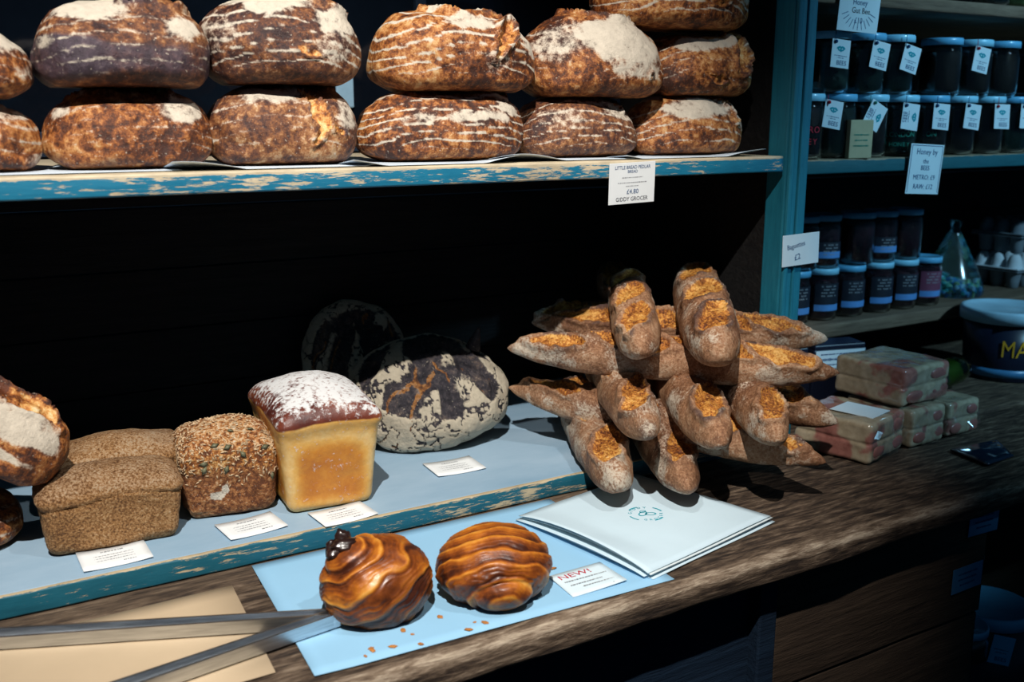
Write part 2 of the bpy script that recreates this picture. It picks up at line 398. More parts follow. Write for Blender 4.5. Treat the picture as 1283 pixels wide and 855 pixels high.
# dark window behind the upper shelf
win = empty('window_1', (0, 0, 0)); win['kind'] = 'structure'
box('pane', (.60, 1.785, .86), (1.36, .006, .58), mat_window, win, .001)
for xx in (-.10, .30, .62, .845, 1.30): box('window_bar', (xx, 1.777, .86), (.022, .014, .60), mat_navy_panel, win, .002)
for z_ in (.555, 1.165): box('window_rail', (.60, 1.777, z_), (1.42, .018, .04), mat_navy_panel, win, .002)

# counter: three thick worn planks, plus the fronts below it
counter = empty('counter', (0, 0, 0))
tag(counter, 'thick worn dark wooden counter with a rough rounded front edge', 'counter')
plank('plank', -.9, 3.3, .924, 1.215, -.046, 0, mat_counter_edge, counter, .014, 260, .010, 3, 7)
plank('plank', -.9, 3.3, 1.219, 1.50, -.044, -.0004, mat_counter, counter, .006, 160, .003, 9)
plank('plank', -.9, 3.3, 1.503, 1.795, -.044, -.0002, mat_counter, counter, .006, 100, .003, 14)
fp = box('front_panel', (.06, .995, -.45), (1.92, .022, .80), mat_navy_panel, counter, .002)
box('stile', (1.005, .978, -.45), (.035, .03, .80), mat_navy_panel, counter, .003)
zz = -.052; k = 0
for hgt in (.205, .205, .19, .19):
    plank('front_board', 1.025, 1.53, .972 + .003 * (k % 2), 1.0, zz - hgt + .002, zz - .002, mat_brown_wood, counter, .004, 60, .0015, 30 + k); zz -= hgt; k += 1
box('bottom_board', (2.4, 1.25, -.53), (1.74, .60, .03), mat_brown_wood, counter, .004)
box('end_panel', (1.52, 1.28, -.45), (.022, .56, .80), mat_brown_wood, counter, .003)

# lower display shelf
low = empty('display_shelf', (0, 0, 0))
tag(low, 'low display shelf with pale blue top and chipped teal front edge, lying on the counter', 'shelf')
plank('front_edge', -.9, 1.285, 1.267, 1.2765, .0006, Z_LOW + .0006, mat_lower, low, .003, 300, .0016, 21, 16)
plank('shelf_board', -.9, 1.285, 1.2762, 1.795, .0006, Z_LOW, mat_blue_top, low, .001, 60, .00005, 22)

# upper shelf
up = empty('bread_shelf', (0, 0, 0))
tag(up, 'upper bread shelf with chipped bright blue front edge, under the stacked sourdough', 'shelf')
plank('shelf_board', -.9, 1.29, 1.268, 1.775, .505, .532, mat_upper, up, .003, 300, .0018, 33, 16)

# post between the two bays
post = empty('shelf_post', (0, 0, 0)); tag(post, 'tall scuffed teal wooden post between bread bay and honey jar shelves', 'post')
box('stile', (1.3255, 1.292, .66), (.054, .046, 1.32), mat_post, post, .003)
box('bead', (1.3065, 1.2665, .66), (.012, .010, 1.32), mat_post, post, .004)
box('bead', (1.3300, 1.2675, .66), (.006, .006, 1.32), mat_post, post, .0025)
box('divider_panel', (1.3255, 1.56, .66), (.02, .47, 1.32), mat_dark_wood, post, .002)

# jar shelves
s1 = empty('jar_shelf', (0, 0, 0)); tag(s1, 'dull teal shelf carrying two rows of tagged honey jars', 'shelf')
plank('shelf_board', 1.355, 3.3, 1.295, 1.78, .496, .522, mat_jarshelf, s1, .003, 140, .0015, 41, 14)
s2 = empty('jar_shelf', (0, 0, 0)); tag(s2, 'rough grey brown shelf carrying dark jam jars and egg trays', 'shelf')
plank('shelf_board', 1.355, 3.3, 1.50, 1.78, .118, .150, mat_grey_wood, s2, .006, 140, .003, 43, 12)
s3 = empty('jar_shelf', (0, 0, 0)); tag(s3, 'topmost rough dark shelf above the honey jars', 'shelf')
plank('shelf_board', 1.355, 3.3, 1.295, 1.78, .792, .816, mat_grey_wood, s3, .004, 140, .003, 47, 12)

# ------------------------------------------------------------------ bread
def seg_dist(P, pts):
    best = np.full(len(P), 1e9); par = np.zeros(len(P)); n = len(pts) - 1
    for i in range(n):
        a = np.array(pts[i]); b = np.array(pts[i + 1]); ab = b - a
        t = np.clip(((P - a) @ ab) / (ab @ ab), 0, 1); d = np.linalg.norm(P - (a + t[:, None] * ab), axis=1)
        m = d < best; best = np.where(m, d, best); par = np.where(m, (i + t) / n, par)
    return best, par

def loaf_geo(L, D, H, seed=0, nx=120, na=112, px=2.7, pe=2.15, flat=.32, ntop=2.05, nbot=3.4, lump=.011, skew=0.0):
    t = np.sin(np.linspace(-math.pi / 2, math.pi / 2, nx)); t[0] = -1; t[-1] = 1
    phi = np.linspace(0, 2 * math.pi, na, endpoint=False)
    T, PH = np.meshgrid(t, phi, indexing='ij')
    S = np.clip(1 - np.abs(T) ** px, 0, 1) ** (1 / pe)
    c, s = np.cos(PH), np.sin(PH)
    n = np.where(s > 0, ntop, nbot)
    r = (np.abs(c) ** n + np.abs(s) ** n) ** (-1 / n)
    X = L / 2 * T; Y = D / 2 * r * c * S
    zt = H * (1 - flat); zb = H * flat
    Z = np.where(s > 0, zt * r * s * S ** .85, zb * r * s * np.minimum(1, S * 1.25)) + zb
    Y = Y + skew * D * (Z / H) * S
    P = np.stack([X, Y, Z], -1).reshape(-1, 3)
    V = P.copy()
    N = np.stack([X / (L / 2) ** 2, Y / (D / 2) ** 2, (Z - zb) / (zt) ** 2], -1).reshape(-1, 3)
    N /= np.linalg.norm(N, axis=1)[:, None] + 1e-9
    low = sstep(.0, .25, P[:, 2] / H)
    V += N * ((fbm(P, 11, 3, seed) - .5) * 2 * lump * low + (fbm(P, 45, 3, seed + 5) - .5) * .006 * (.25 + .75 * low))[:, None]
    F = []
    for i in range(nx - 1):
        b0 = i * na; b1 = b0 + na
        for k in range(na):
            k2 = (k + 1) % na; F.append((b0 + k, b1 + k, b1 + k2, b0 + k2))
    return V, F, N, P

def finish(name, V, F, A, mat, loc, rot, label, cat='bread', group=None):
    V[:, 2] -= V[:, 2].min()
    o = mk(name, V, F, mat, None, True, A); o.rotation_euler = rot
    zmin = (V @ np.array(Euler(rot).to_matrix()).T)[:, 2].min()      # rest the lowest point on the given height
    o.location = (loc[0], loc[1], loc[2] - zmin)
    if label: tag(o, label, cat, group)
    return o

def add_tears(V, N, P, dims, tears, seed, A):
    L, D, H = dims; tear = np.zeros(len(P)); char_shade = A['char_shade']
    for (pts, w, lift) in tears:
        pts = [(u * L / 2, v * D / 2, z * H) for u, v, z in pts]
        d, par = seg_dist(P + (np.stack([fbm(P, 40, 3, seed + q) for q in (1, 2, 3)], 1) - .5) * .02, pts)
        ww = w * (np.sin(np.clip(par, 0.02, .98) * math.pi) ** .65) * (.75 + .5 * fbm(P, 30, 2, seed + 9))
        ins = 1 - sstep(ww * .8, ww * 1.05, d)
        lip = np.exp(-((d - ww * 1.12) / (w * .22)) ** 2)
        cr = np.abs(fbm(P * np.array([1, 1.0, 1]), 70, 4, seed + 4) - .5) * 2
        V += N * (lip * lift * (.5 + fbm(P, 60, 2, seed + 8)) - ins * lift * .35 + ins * (cr - .4) * lift * 1.1)[:, None]
        tear = np.maximum(tear, ins); A['flour'] *= (1 - ins * .9)
        char_shade = np.maximum(char_shade, lip * (fbm(P, 25, 2, seed + 6) > .55) * .8)
    A['tear'] = tear; A['char_shade'] = char_shade

def sourdough(label, x, y, z, L, D, H, rz=0, seed=0, tears=(), stripes=.6, rings=6, patches=(), char_shade=0.0, mat=None, ry=0, rx=0, skew=0.0, group=None, name='sourdough_loaf', px=2.7, flat=.32, pe=2.15):
    V, F, N, P = loaf_geo(L, D, H, seed, skew=skew, px=px, flat=flat, pe=pe)
    u, v, w = P[:, 0] / (L / 2), P[:, 1] / (D / 2), P[:, 2] / H
    nz = fbm(P, 16, 4, seed + 11); nz2 = fbm(P, 7, 3, seed + 21)
    ph = (w * 1.0 + .22 * (u * u) + (nz - .5) * .22) * rings
    st = sstep(.62, .95, np.abs(((ph % 1) - .5) * 2))
    fl = st * 1.15 * stripes * sstep(.30, .58, nz2 + .12) * sstep(.08, .3, w)
    for (pu, pv, pw, ru, rv, rw, k) in patches:
        dd = np.sqrt(((u - pu) / ru) ** 2 + ((v - pv) / rv) ** 2 + ((w - pw) / rw) ** 2) + (nz - .5) * 1.5 + (fbm(P, 50, 3, seed + 77) - .5) * .7
        fl = np.maximum(fl, k * (1 - sstep(.55, 1.2, dd)) * (.50 + .85 * fbm(P * np.array([1, 1, 3.2]), 34, 3, seed + 55)))
    ch = char_shade * sstep(.45, .7, fbm(P, 9, 3, seed + 31) + .25 * np.sin(w * 6 + seed))
    A = {'flour': fl, 'char_shade': ch, 'tear': np.zeros(len(P))}
    add_tears(V, N, P, (L, D, H), tears, seed, A)
    return finish(name, V, F, A, mat or mat_sour, (x, y, z), (R(rx), R(ry), R(rz)), label, 'bread', group)

G = 'sourdough loaves stacked on the upper shelf'
Y0 = 1.392
# bottom row of the upper shelf
sourdough('floury brown loaf cut by the frame edge, in the lower layer of the upper shelf', .040, Y0, Z_UP, .20, .15, .085, 3, 1, [([(-.2, -.2, 1), (.6, -.3, .95)], .014, .006)], .5, 5, [(.6, -.6, .85, .5, .6, .22, .9), (.9, -.5, .15, .3, .5, .12, .7)], .1, group=G)
sourdough('lower loaf second from the frame edge, brown with white flour at its top corner', .240, Y0, Z_UP, .206, .150, .100, -2, 2, [([(-.7, .1, .95), (-.1, -.1, 1), (.45, -.45, .96)], .020, .008)], .45, 7, [(-.85, -.5, .8, .2, .6, .25, .8), (.68, -.75, .78, .42, .55, .20, 1.1)], .45, group=G)
sourdough('lower brown loaf with a forked golden crack low on its face', .443, Y0, Z_UP, .212, .155, .110, -6, 3, [([(.1, -.2, 1), (.38, -.75, .75), (.45, -.98, .45), (.25, -1, .25)], .011, .006), ([(.45, -.98, .45), (.85, -.85, .35)], .008, .005), ([(.3, .3, 1), (.75, -.1, .9)], .018, .007)], .5, 6, [(-.25, -.75, .86, .62, .5, .15, 1.1), (.8, -.6, .62, .22, .6, .22, .8)], .35, mat_sour_dark, group=G)
sourdough('long lower loaf with a dense floury band, between gaps in the row', .692, Y0, Z_UP, .265, .155, .106, -4, 4, [([(-.1, .1, 1), (.5, -.1, .98), (.75, -.5, .9)], .020, .007)], .95, 9, [(.15, -.85, .62, .65, .5, .13, 1.0), (.75, -.7, .72, .22, .5, .15, .9)], .15, group=G)
sourdough('low shaded loaf under the whitest loaf, pale streaks on brown crust', .940, Y0 + .01, Z_UP, .225, .15, .100, -6, 5, [([(-.3, .0, 1), (.3, -.35, .95), (.6, -.7, .8)], .016, .007)], .75, 8, [(.45, -.8, .72, .45, .5, .16, .9), (-.4, -.8, .6, .5, .5, .2, .5)], .35, mat_sour_dark, group=G)
sourdough('bottom loaf of the three-high stack beside the teal post', 1.163, Y0, Z_UP, .235, .15, .100, -5, 6, [([(.2, -.1, 1), (.55, -.5, .9), (.65, -.95, .5)], .012, .008)], .7, 7, [(-.05, -.75, .80, .6, .5, .16, 1.1), (.85, -.5, .72, .2, .6, .25, .9)], .2, group=G)
# second layer
sourdough('white topped brown loaf cut by the frame, on top of another', .030, Y0, .619, .205, .15, .090, 2, 11, [([(-.5, 0, 1), (.2, -.1, .98)], .014, .006)], .5, 6, [(.55, -.4, .86, .75, .9, .30, 1.3), (.95, -.4, .35, .3, .5, .12, .6)], .0, group=G)
sourdough('squarish dark loaf with big cream flour patches on top, upper layer', .240, Y0, .634, .212, .160, .104, 0, 12, [([(.0, .5, 1), (.25, -.2, .98), (.75, -.15, .93)], .026, .010)], .55, 6, [(-.42, -.55, .90, .58, .9, .24, 1.5), (.62, -.85, .68, .42, .5, .20, 1.35), (-.9, -.6, .5, .15, .5, .1, .8)], .85, mat_sour_dark, px=4.5, group=G)
sourdough('tall upper loaf with thick white flour top and ringed end, above the forked crack', .447, Y0, .640, .216, .165, .118, -7, 13, [([(.15, .1, 1), (.5, -.1, .97), (.85, -.2, .85)], .026, .009), ([(.0, -.98, .40), (.45, -1, .30)], .005, .004)], .95, 8, [(-.25, -.55, .88, .5, .8, .22, 1.5), (.75, -.75, .74, .42, .6, .18, 1.2), (-.75, -.5, .6, .3, .6, .3, .5), (.6, -.9, .45, .35, .4, .2, .55)], .3, mat_sour_dark, group=G)
sourdough('upper orange brown loaf with a tall open ear and ring stripes', .717, Y0, .634, .256, .165, .124, -5, 14, [([(-.35, .1, 1), (.1, -.1, 1), (.5, -.15, .95)], .028, .010), ([(.25, -.95, .40), (.42, -.85, .62), (.62, -.55, .88), (.66, -.1, .95)], .014, .013)], 1.0, 9, [(.0, -.75, .82, .42, .45, .14, 1.15), (.85, -.6, .72, .2, .5, .25, .9), (.3, -.95, .35, .25, .4, .15, .5)], .1, skew=.05, group=G)
sourdough('whitest dome shaped loaf, flour over its whole face, upper layer', .968, Y0, .628, .248, .165, .130, -6, 15, [([(-.35, .1, 1), (.1, -.1, 1), (.45, -.3, .96)], .028, .009), ([(.55, -.95, .2), (.6, -.95, .45)], .007, .005)], .6, 9, [(.1, -.75, .70, .85, .6, .30, 1.25), (-.7, -.7, .6, .5, .6, .35, .75), (.4, -.95, .4, .5, .4, .22, .8)], .25, px=2.6, group=G)
sourdough('middle loaf of the three-high stack, with a torn golden end', 1.187, Y0, .632, .205, .15, .108, -6, 16, [([(.45, .1, 1), (.5, -.5, .9), (.5, -.98, .45), (.75, -.95, .3)], .015, .011), ([(-.3, -1, .35), (.3, -1, .22)], .008, .005)], .8, 7, [(-.1, -.7, .82, .55, .5, .15, 1.2), (.85, -.5, .72, .2, .6, .28, 1.0)], .25, group=G)
sourdough('topmost loaf of the three-high stack, cut by the frame above', 1.13, Y0, .741, .30, .165, .115, -5, 17, [([(-.4, .1, 1), (.4, -.1, 1)], .025, .009), ([(.2, -1, .3), (.5, -1, .42)], .007, .005)], 1.0, 8, [(.05, -.85, .55, .7, .4, .16, 1.1), (.8, -.7, .6, .25, .5, .3, .7)], .15, group=G)

# loaves at the near end of the lower shelf
G2 = 'round loaves heaped at the end of the low shelf'
sourdough('golden loaf lying flat at the bottom of the heap at the frame edge', -.03, 1.475, Z_LOW, .205, .16, .078, 6, 22, [], .5, 5, [], .1, group=G2)
sourdough('shaded loaf in the middle of the heap, under the tilted floury loaf', -.075, 1.475, .109, .20, .15, .070, 4, 23, [], .6, 5, [(.5, -.8, .6, .4, .5, .2, .5)], .25, group=G2)
sourdough('tilted pale floury loaf with two white bands, leaning on the heap', -.006, 1.405, .126, .255, .13, .105, -4, 21, [([(-.6, -.25, 1), (.2, -.30, .98), (.75, -.30, .85)], .017, .007)], .0, 5, [(.1, -.80, .70, 1.0, .5, .22, 1.5), (.1, -1.0, .34, .9, .4, .09, 1.2)], .0, ry=38, group=G2)

def grid_cube(n):
    bm = bmesh.new(); bmesh.ops.create_cube(bm, size=2)
    bmesh.ops.subdivide_edges(bm, edges=list(bm.edges), cuts=n, use_grid_fill=True)
    bm.verts.index_update()
    V = np.array([v.co[:] for v in bm.verts]); F = [tuple(v.index for v in f.verts) for f in bm.faces]; bm.free()
    return V, F
CUBE = grid_cube(38)

def tin(hx, hy, H, r, taper, dome, lip, seed, lump=.003):
    V0, F = CUBE; hz = H / 2; half = np.array([hx, hy, hz])
    q = V0 * half; inner = np.clip(q, -half + r, half - r); d = q - inner
    dl = np.linalg.norm(d, axis=1)[:, None]; N = d / (dl + 1e-9); P = inner + N * r
    w = (P[:, 2] + hz) / H; sc = 1 + taper * (w - .5)
    u, v = P[:, 0] / hx, P[:, 1] / hy
    top = sstep(.6, 1.0, w)
    bulge = np.exp(-((w - .88) / .07) ** 2) * lip
    P2 = P.copy(); P2[:, 0] *= sc + bulge; P2[:, 1] *= sc + bulge; P2[:, 2] += hz + dome * top * np.clip(1 - .75 * u ** 2, 0, 1) * np.clip(1 - .75 * v ** 2, 0, 1)
    P2 += N * ((fbm(P, 18, 3, seed) - .5) * 2 * lump + (fbm(P, 80, 3, seed + 3) - .5) * lump * .9)[:, None] * sstep(0, .1, w)[:, None]
    return P2, F, N, u, v, w

def rye_loaf(label, loc, rz, seed):
    P, F, N, u, v, w = tin(.088, .054, .086, .017, .10, .022, .045, seed, .0042)
    cr = np.exp(-((w - (.80 + .05 * np.sin(u * 3 + seed) + (fbm(P, 30, 3, seed + 7) - .5) * .12)) / .012) ** 2)
    P = P - N * (cr * .004)[:, None]
    A = {'flour': .40 * sstep(.8, .95, w) + .08, 'char_shade': cr * .55, 'tear': np.zeros(len(P))}
    return finish('rye_tin_loaf', P, F, A, mat_rye, loc, (0, 0, R(rz)), label, 'bread', 'brown rye tin loaves')
rye_loaf('front brown rye tin loaf with speckled crust and cracked top edge', (.177, 1.396, Z_LOW), -4, 1)
rye_loaf('rye tin loaf standing behind another, only its top showing', (.213, 1.520, Z_LOW), -3, 5)

P, F, N, u, v, w = tin(.066, .060, .106, .020, .05, .030, .02, 3, .006)
wp = np.exp(-(((u + .30) / .20) ** 2 + ((w - .34) / .07) ** 2) * 1.2) * (v < -.8)
wp = np.maximum(wp, np.exp(-(((u + .12) / .09) ** 2 + ((w - .42) / .08) ** 2)) * (v < -.8))
seedloaf = finish('seeded_tin_loaf', P, F, {'flour': 1.5 * wp * (wp > .35) + .35 * sstep(.75, 1, w), 'char_shade': np.zeros(len(P)), 'tear': .5 * sstep(.4, .8, w)}, mat_seed, (.346, 1.432, Z_LOW), (0, 0, R(-8)), 'small square seeded brown loaf with a white flour spot on its face', 'bread')
# grains and seeds on its crust
rng = np.random.default_rng(4); Vs = P.copy(); Vs[:, 2] -= Vs[:, 2].min()
cand = np.where((w > .45))[0]; pick = rng.choice(cand, 1500); sv = []; sf = []
keep = [i for i in pick if rng.random() < sstep(.45, .8, np.array([w[i]]))[0] * .9 + .1]
def seed_shape(c, n, l, wd, th, ang):
    n = Vector(n).normalized(); q = n.to_track_quat('Z', 'Y').to_matrix() @ Matrix.Rotation(ang, 3, 'Z')
    pts = [(l, 0, 0), (0, wd, 0), (-l, 0, 0), (0, -wd, 0), (0, 0, th), (0, 0, -th)]
    return [tuple(Vector(c) + q @ Vector(p)) for p in pts], [(0, 1, 4), (1, 2, 4), (2, 3, 4), (3, 0, 4), (1, 0, 5), (2, 1, 5), (3, 2, 5), (0, 3, 5)]
for i in keep:
    vv, ff = seed_shape(Vs[i] + N[i] * .0008, N[i] + rng.normal(0, .25, 3), rng.uniform(.0022, .0042), rng.uniform(.0010, .0016), .0009, rng.uniform(0, 6.28))
    b0 = len(sv); sv += vv; sf += [tuple(a + b0 for a in f_) for f_ in ff]
gr = mk('grain_topping', sv, sf, mat_seed_pale, seedloaf, False); gr['kind'] = 'stuff'
pv_, pf_ = seed_shape((0, 0, 0), (0, 0, 1), .0072, .0042, .0015, 0)
pm = None
for k, (uu, ww_) in enumerate([(-.55, .80), (-.52, .72), (.30, .84), (.72, .90), (-.1, .70), (.1, 1.02), (-.3, .95), (.85, .55), (.5, 1.0), (.0, .92)]):
    dd = (u - uu) ** 2 + ((w - ww_) * 1.3) ** 2 + (v > -.55) * 4
    i = int(np.argmin(dd))
    o = mk('pumpkin_seed', pv_, pf_, mat_seed_green, seedloaf, True) if pm is None else bpy.data.objects.new('pumpkin_seed', pm)
    if pm is None: pm = o.data
    else: col.objects.link(o); o.parent = seedloaf
    o.location = Vs[i] + N[i] * .0016; o.rotation_euler = (Vector(N[i]).to_track_quat('Z', 'Y') @ Euler((0, 0, k * 1.1)).to_quaternion()).to_euler()

P, F, N, u, v, w = tin(.0700, .098, .150, .015, .17, .034, .055, 8, .0022)
edge = np.where(np.abs(v) > .9, np.abs(u), np.abs(v))
arch = 1 - sstep(.55, .92, np.abs(edge)) ; arch = arch * (1 - sstep(.60, .80, w + .14 * edge ** 2)) * sstep(.02, .2, w)
finish('milk_tin_loaf', P, F, {'flour': .90 * sstep(.86, 1.0, w) * (1 - .55 * sstep(.70, 1.0, np.maximum(np.abs(u), np.abs(v)))), 'char_shade': sstep(.83, .93, w + (fbm(P, 25, 3, 2) - .5) * .08), 'tear': arch + .25 * sstep(.74, .84, w)}, mat_milk, (.480, 1.420, Z_LOW), (0, 0, R(-4)), 'tall golden milk loaf with a dark domed top dusted white', 'bread')

# charred rounds
def round_dark(label, loc, rot, L, D, H, seed, cream, mat=mat_char):
    V, F, N, P = loaf_geo(L, D, H, seed, px=2.2, pe=2.1, flat=.42, ntop=2.2, nbot=2.6, lump=.014, nx=170, na=170)
    u, v, w = P[:, 0] / (L / 2), P[:, 1] / (D / 2), P[:, 2] / H
    wr = fbm(P, 9, 3, seed + 3) - .5; nz = fbm(P, 22, 4, seed + 4)
    band = np.sin((u * 1.15 + .34 * v * np.sign(u) + wr * 1.0) * 8.6 + .9) * .75 + (fbm(P, 26, 4, seed + 8) - .5) * 2.2 - .26
    fl = sstep(-.10, .40, band + (nz - .5) * 1.2) * cream * 1.2
    rim = sstep(.66, .92, np.sqrt(u ** 2 + v ** 2) + (nz - .5) * .25) * (w < .75)
    fl = np.maximum(fl, rim * cream * 1.25)
    crk = (np.abs(fbm(P, 34, 3, seed + 6) - .5) < .017) | (np.abs(fbm(P, 16, 4, seed + 16) - .5) < .012)
    fl = np.where(crk, fl * .15, fl)
    V -= N * (np.where(crk, .0022, 0) + (1 - sstep(-.3, .3, band)) * .006 * (rim < .5))[:, None]
    tear = (1 - sstep(.08, .22, np.abs(band + .55))) * sstep(.50, .60, fbm(P, 12, 3, seed + 7)) * (cream > .3)
    return finish('charred_rye_round', V, F, {'flour': fl, 'char_shade': .25 * np.ones(len(P)), 'tear': tear}, mat, loc, rot, label, 'bread', 'charred rye rounds')
dk = round_dark('big charred black and cream round loaf lying tilted behind the blank price card', (.750, 1.585, .030), (R(34), R(0), R(-14)), .285, .225, .128, 31, 1.0)
ear = lathe('crust_ear', [(.014, 0), (.012, .01), (.007, .026), (.0015, .044)], 9, mat_char, dk); ear.location = (.085, .052, .108); ear.rotation_euler = (R(-20), R(14), 0)
round_dark('dark round loaf propped upright in the shade behind the milk loaf', (.675, 1.752, .030), (R(68), R(0), R(-10)), .200, .245, .090, 37, .85)  # pale flour colour raised in place of light that misses this loaf

# baguettes
def baguette(label, a, b, r, seed, scores, roll=0, tip=2.6, flour=.75, group='baguettes in the crossed pile', sag=0.0, pe=1.35):
    a = Vector(a); b = Vector(b); L = (b - a).length
    V, F, N, P = loaf_geo(L, r * 2, r * 1.75, seed, nx=190, na=80, px=tip, pe=pe, flat=.42, ntop=2.1, nbot=2.5, lump=.0035)
    # even spacing along the length keeps the scores crisp
    u, v, w = P[:, 0] / (L / 2), P[:, 1] / r, P[:, 2] / (r * 1.75)
    nz = fbm(P, 26, 4, seed + 2)
    fl = flour * sstep(.38, .66, nz) * (.5 + fbm(P * np.array([.4, 2, 2]), 30, 3, seed + 40)) * (1 - .4 * sstep(.5, .9, w))
    A = {'flour': fl, 'char_shade': .25 * sstep(.92, 1.0, np.abs(u)) + .45 * (1 - sstep(.0, .35, w)) + .4 * sstep(.55, .7, fbm(P, 12, 3, seed + 41)), 'tear': np.zeros(len(P))}  # scorched tips and patches, plus shade painted into the underside
    tears = []
    for s0 in scores:
        hw = .26 * .55 / L
        tears.append(([(s0 - hw, .42, .9), (s0 - hw * .3, .16, 1), (s0 + hw * .3, -.16, 1), (s0 + hw, -.42, .9)], r * .62, .0075))
    add_tears(V, N, P, (L, r * 2, r * 1.75), tears, seed, A)
    V[:, 2] -= r * .85; V[:, 2] -= sag * (P[:, 0] / (L / 2)) ** 2
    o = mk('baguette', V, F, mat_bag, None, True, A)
    d = (b - a).normalized()
    yaw = math.atan2(d.y, d.x); pit = -math.asin(d.z)
    o.matrix_world = Matrix.Translation((a + b) / 2) @ Euler((0, pit, yaw)).to_matrix().to_4x4() @ Matrix.Rotation(R(roll), 4, 'X')
    tag(o, label, 'baguette', group); return o
def bag_from_tip(label, t, head, L, zfar, r, seed, scores, roll=0, **k):
    far = (t[0] + L * math.sin(R(head)), t[1] + L * math.cos(R(head)), zfar)
    return baguette(label, far, t, r, seed, scores, roll, tip=3.4, pe=1.9, **k)
# bottom layer, pointing out
bag_from_tip('lowest baguette with a pale blunt tip overhanging the napkins', (.850, 1.128, .062), 26, .57, .070, .043, 51, (-.5, .08, .68), 6)
bag_from_tip('shaded lowest baguette with torn tip, second one over the napkins', (.946, 1.082, .058), 27, .57, .068, .042, 52, (-.5, .08, .70), -8)
# crossing layer
baguette('long lower crosswise baguette dipping towards the counter', (.868, 1.490, .128), (1.165, 1.015, .078), .037, 53, (-.72, -.2, .3, .74), 10)
# third layer, pointing out
bag_from_tip('middle baguette nearest the charred loaf, pointing out of the pile', (.880, 1.100, .147), 26, .57, .165, .041, 54, (-.5, .08, .68), 8)
bag_from_tip('middle baguette with a wide orange tear at its centre-front tip', (.958, 1.026, .143), 26, .57, .162, .043, 55, (-.5, .08, .70), 0)
bag_from_tip('middle baguette with a dark knobbly tip, beside the soap coloured blocks', (1.038, .995, .143), 31, .56, .160, .041, 56, (-.5, .08, .74), -10)
baguette('dark pointed baguette end sticking out towards the wrapped blocks', (1.16, 1.37, .155), (1.235, 1.060, .118), .034, 57, (-.5, .3), 15)
# upper crossing layer
baguette('long top crosswise baguette with a dark underside and golden slashes', (.828, 1.425, .218), (1.237, 1.062, .201), .038, 58, (-.76, -.22, .20, .66), 24)
baguette('crosswise baguette behind the long top one, pointing at the post', (.960, 1.545, .224), (1.345, 1.190, .220), .038, 59, (-.7, -.25, .2, .66), 25)
# top pair
bag_from_tip('smaller of the two topmost baguettes, with a white edged slash', (.908, 1.160, .258), 34, .50, .285, .040, 60, (-.4, .16, .72), 12)
bag_from_tip('larger of the two topmost baguettes, with slashes near its blunt tip', (.988, 1.075, .258), 36, .56, .290, .048, 61, (-.4, .14, .70), 5)
# in the shade behind
bag_from_tip('shaded baguette end far behind the topmost pair', (1.150, 1.555, .262), 34, .24, .265, .034, 62, (.2, .7), 0)
baguette('shaded baguette tip peeping out behind the crosswise one', (.985, 1.60, .215), (1.26, 1.58, .20), .034, 63, (-.7, .0), 10)

# ------------------------------------------------------------------ cards and papers
def sheet(name, corners, thick, mat, label=None, cat='paper', curl=None, nx=12, ny=12, parent=None, group=None, z=0.0):
    """thin paper from four world corners (a,b,c,d anticlockwise), root at its centre; curl(s,t) lifts it"""
    C = [Vector((p[0], p[1], p[2] if len(p) > 2 else z)) for p in corners]
    ctr = sum(C, Vector()) / 4; V = []; F = []
    for side in (0, 1):
        for i in range(nx + 1):
            for j in range(ny + 1):
                s, t = i / nx, j / ny
                p = (C[0] * (1 - s) + C[1] * s) * (1 - t) + (C[3] * (1 - s) + C[2] * s) * t
                p = p - ctr; p.z += (curl(s, t) if curl else 0) + (thick if side else 0)
                V.append(p)
    m = (nx + 1) * (ny + 1); ix = lambda i, j: i * (ny + 1) + j
    for i in range(nx):
        for j in range(ny):
            a, b, c_, d = ix(i, j), ix(i + 1, j), ix(i + 1, j + 1), ix(i, j + 1)
            F.append((a + m, b + m, c_ + m, d + m)); F.append((d, c_, b, a))
    rim = [ix(i, 0) for i in range(nx)] + [ix(nx, j) for j in range(ny)] + [ix(i, ny) for i in range(nx, 0, -1)] + [ix(0, j) for j in range(ny, 0, -1)]
    for q in range(len(rim)):
        a, b = rim[q], rim[(q + 1) % len(rim)]; F.append((a, b, b + m, a + m))
    o = mk(name, V, F, mat, parent, True); o.location = ctr
    if label: tag(o, label, cat, group)
    return o

def flat_card(label, c, z, w, d, rz, mat, group, lift=.002):
    o = sheet('price_card', [(c[0] - w / 2, c[1] - d / 2), (c[0] + w / 2, c[1] - d / 2), (c[0] + w / 2, c[1] + d / 2), (c[0] - w / 2, c[1] + d / 2)], .0005, mat, label, 'price card', lambda s, t: lift * (s * 2 - 1) ** 2 + .001, 8, 4, None, group, z)
    o.rotation_euler = (0, 0, R(rz)); return o
GC = 'white price cards on the low shelf'
for lab, c, w, d, rz in (('white price card in front of the front rye loaf', (.166, 1.320), .086, .066, 1),
                         ('white price card in front of the seeded loaf', (.350, 1.325), .084, .064, 6),
                         ('white price card in front of the milk loaf', (.478, 1.300), .084, .062, 5),
                         ('white price card alone in front of the charred round loaf', (.711, 1.398), .086, .068, -3)):
    o = flat_card(lab, c, Z_LOW, w, d, rz, mat_white_card, GC)
    bars(o, [(0, d * .28, w * .34, .003), (0, d * .10, w * .7, .0016), (0, -.02 * d, w * .6, .0016), (0, -d * .14, w * .66, .0016), (w * .25, -d * .30, w * .3, .0032)], .0022, mat_ink_grey)

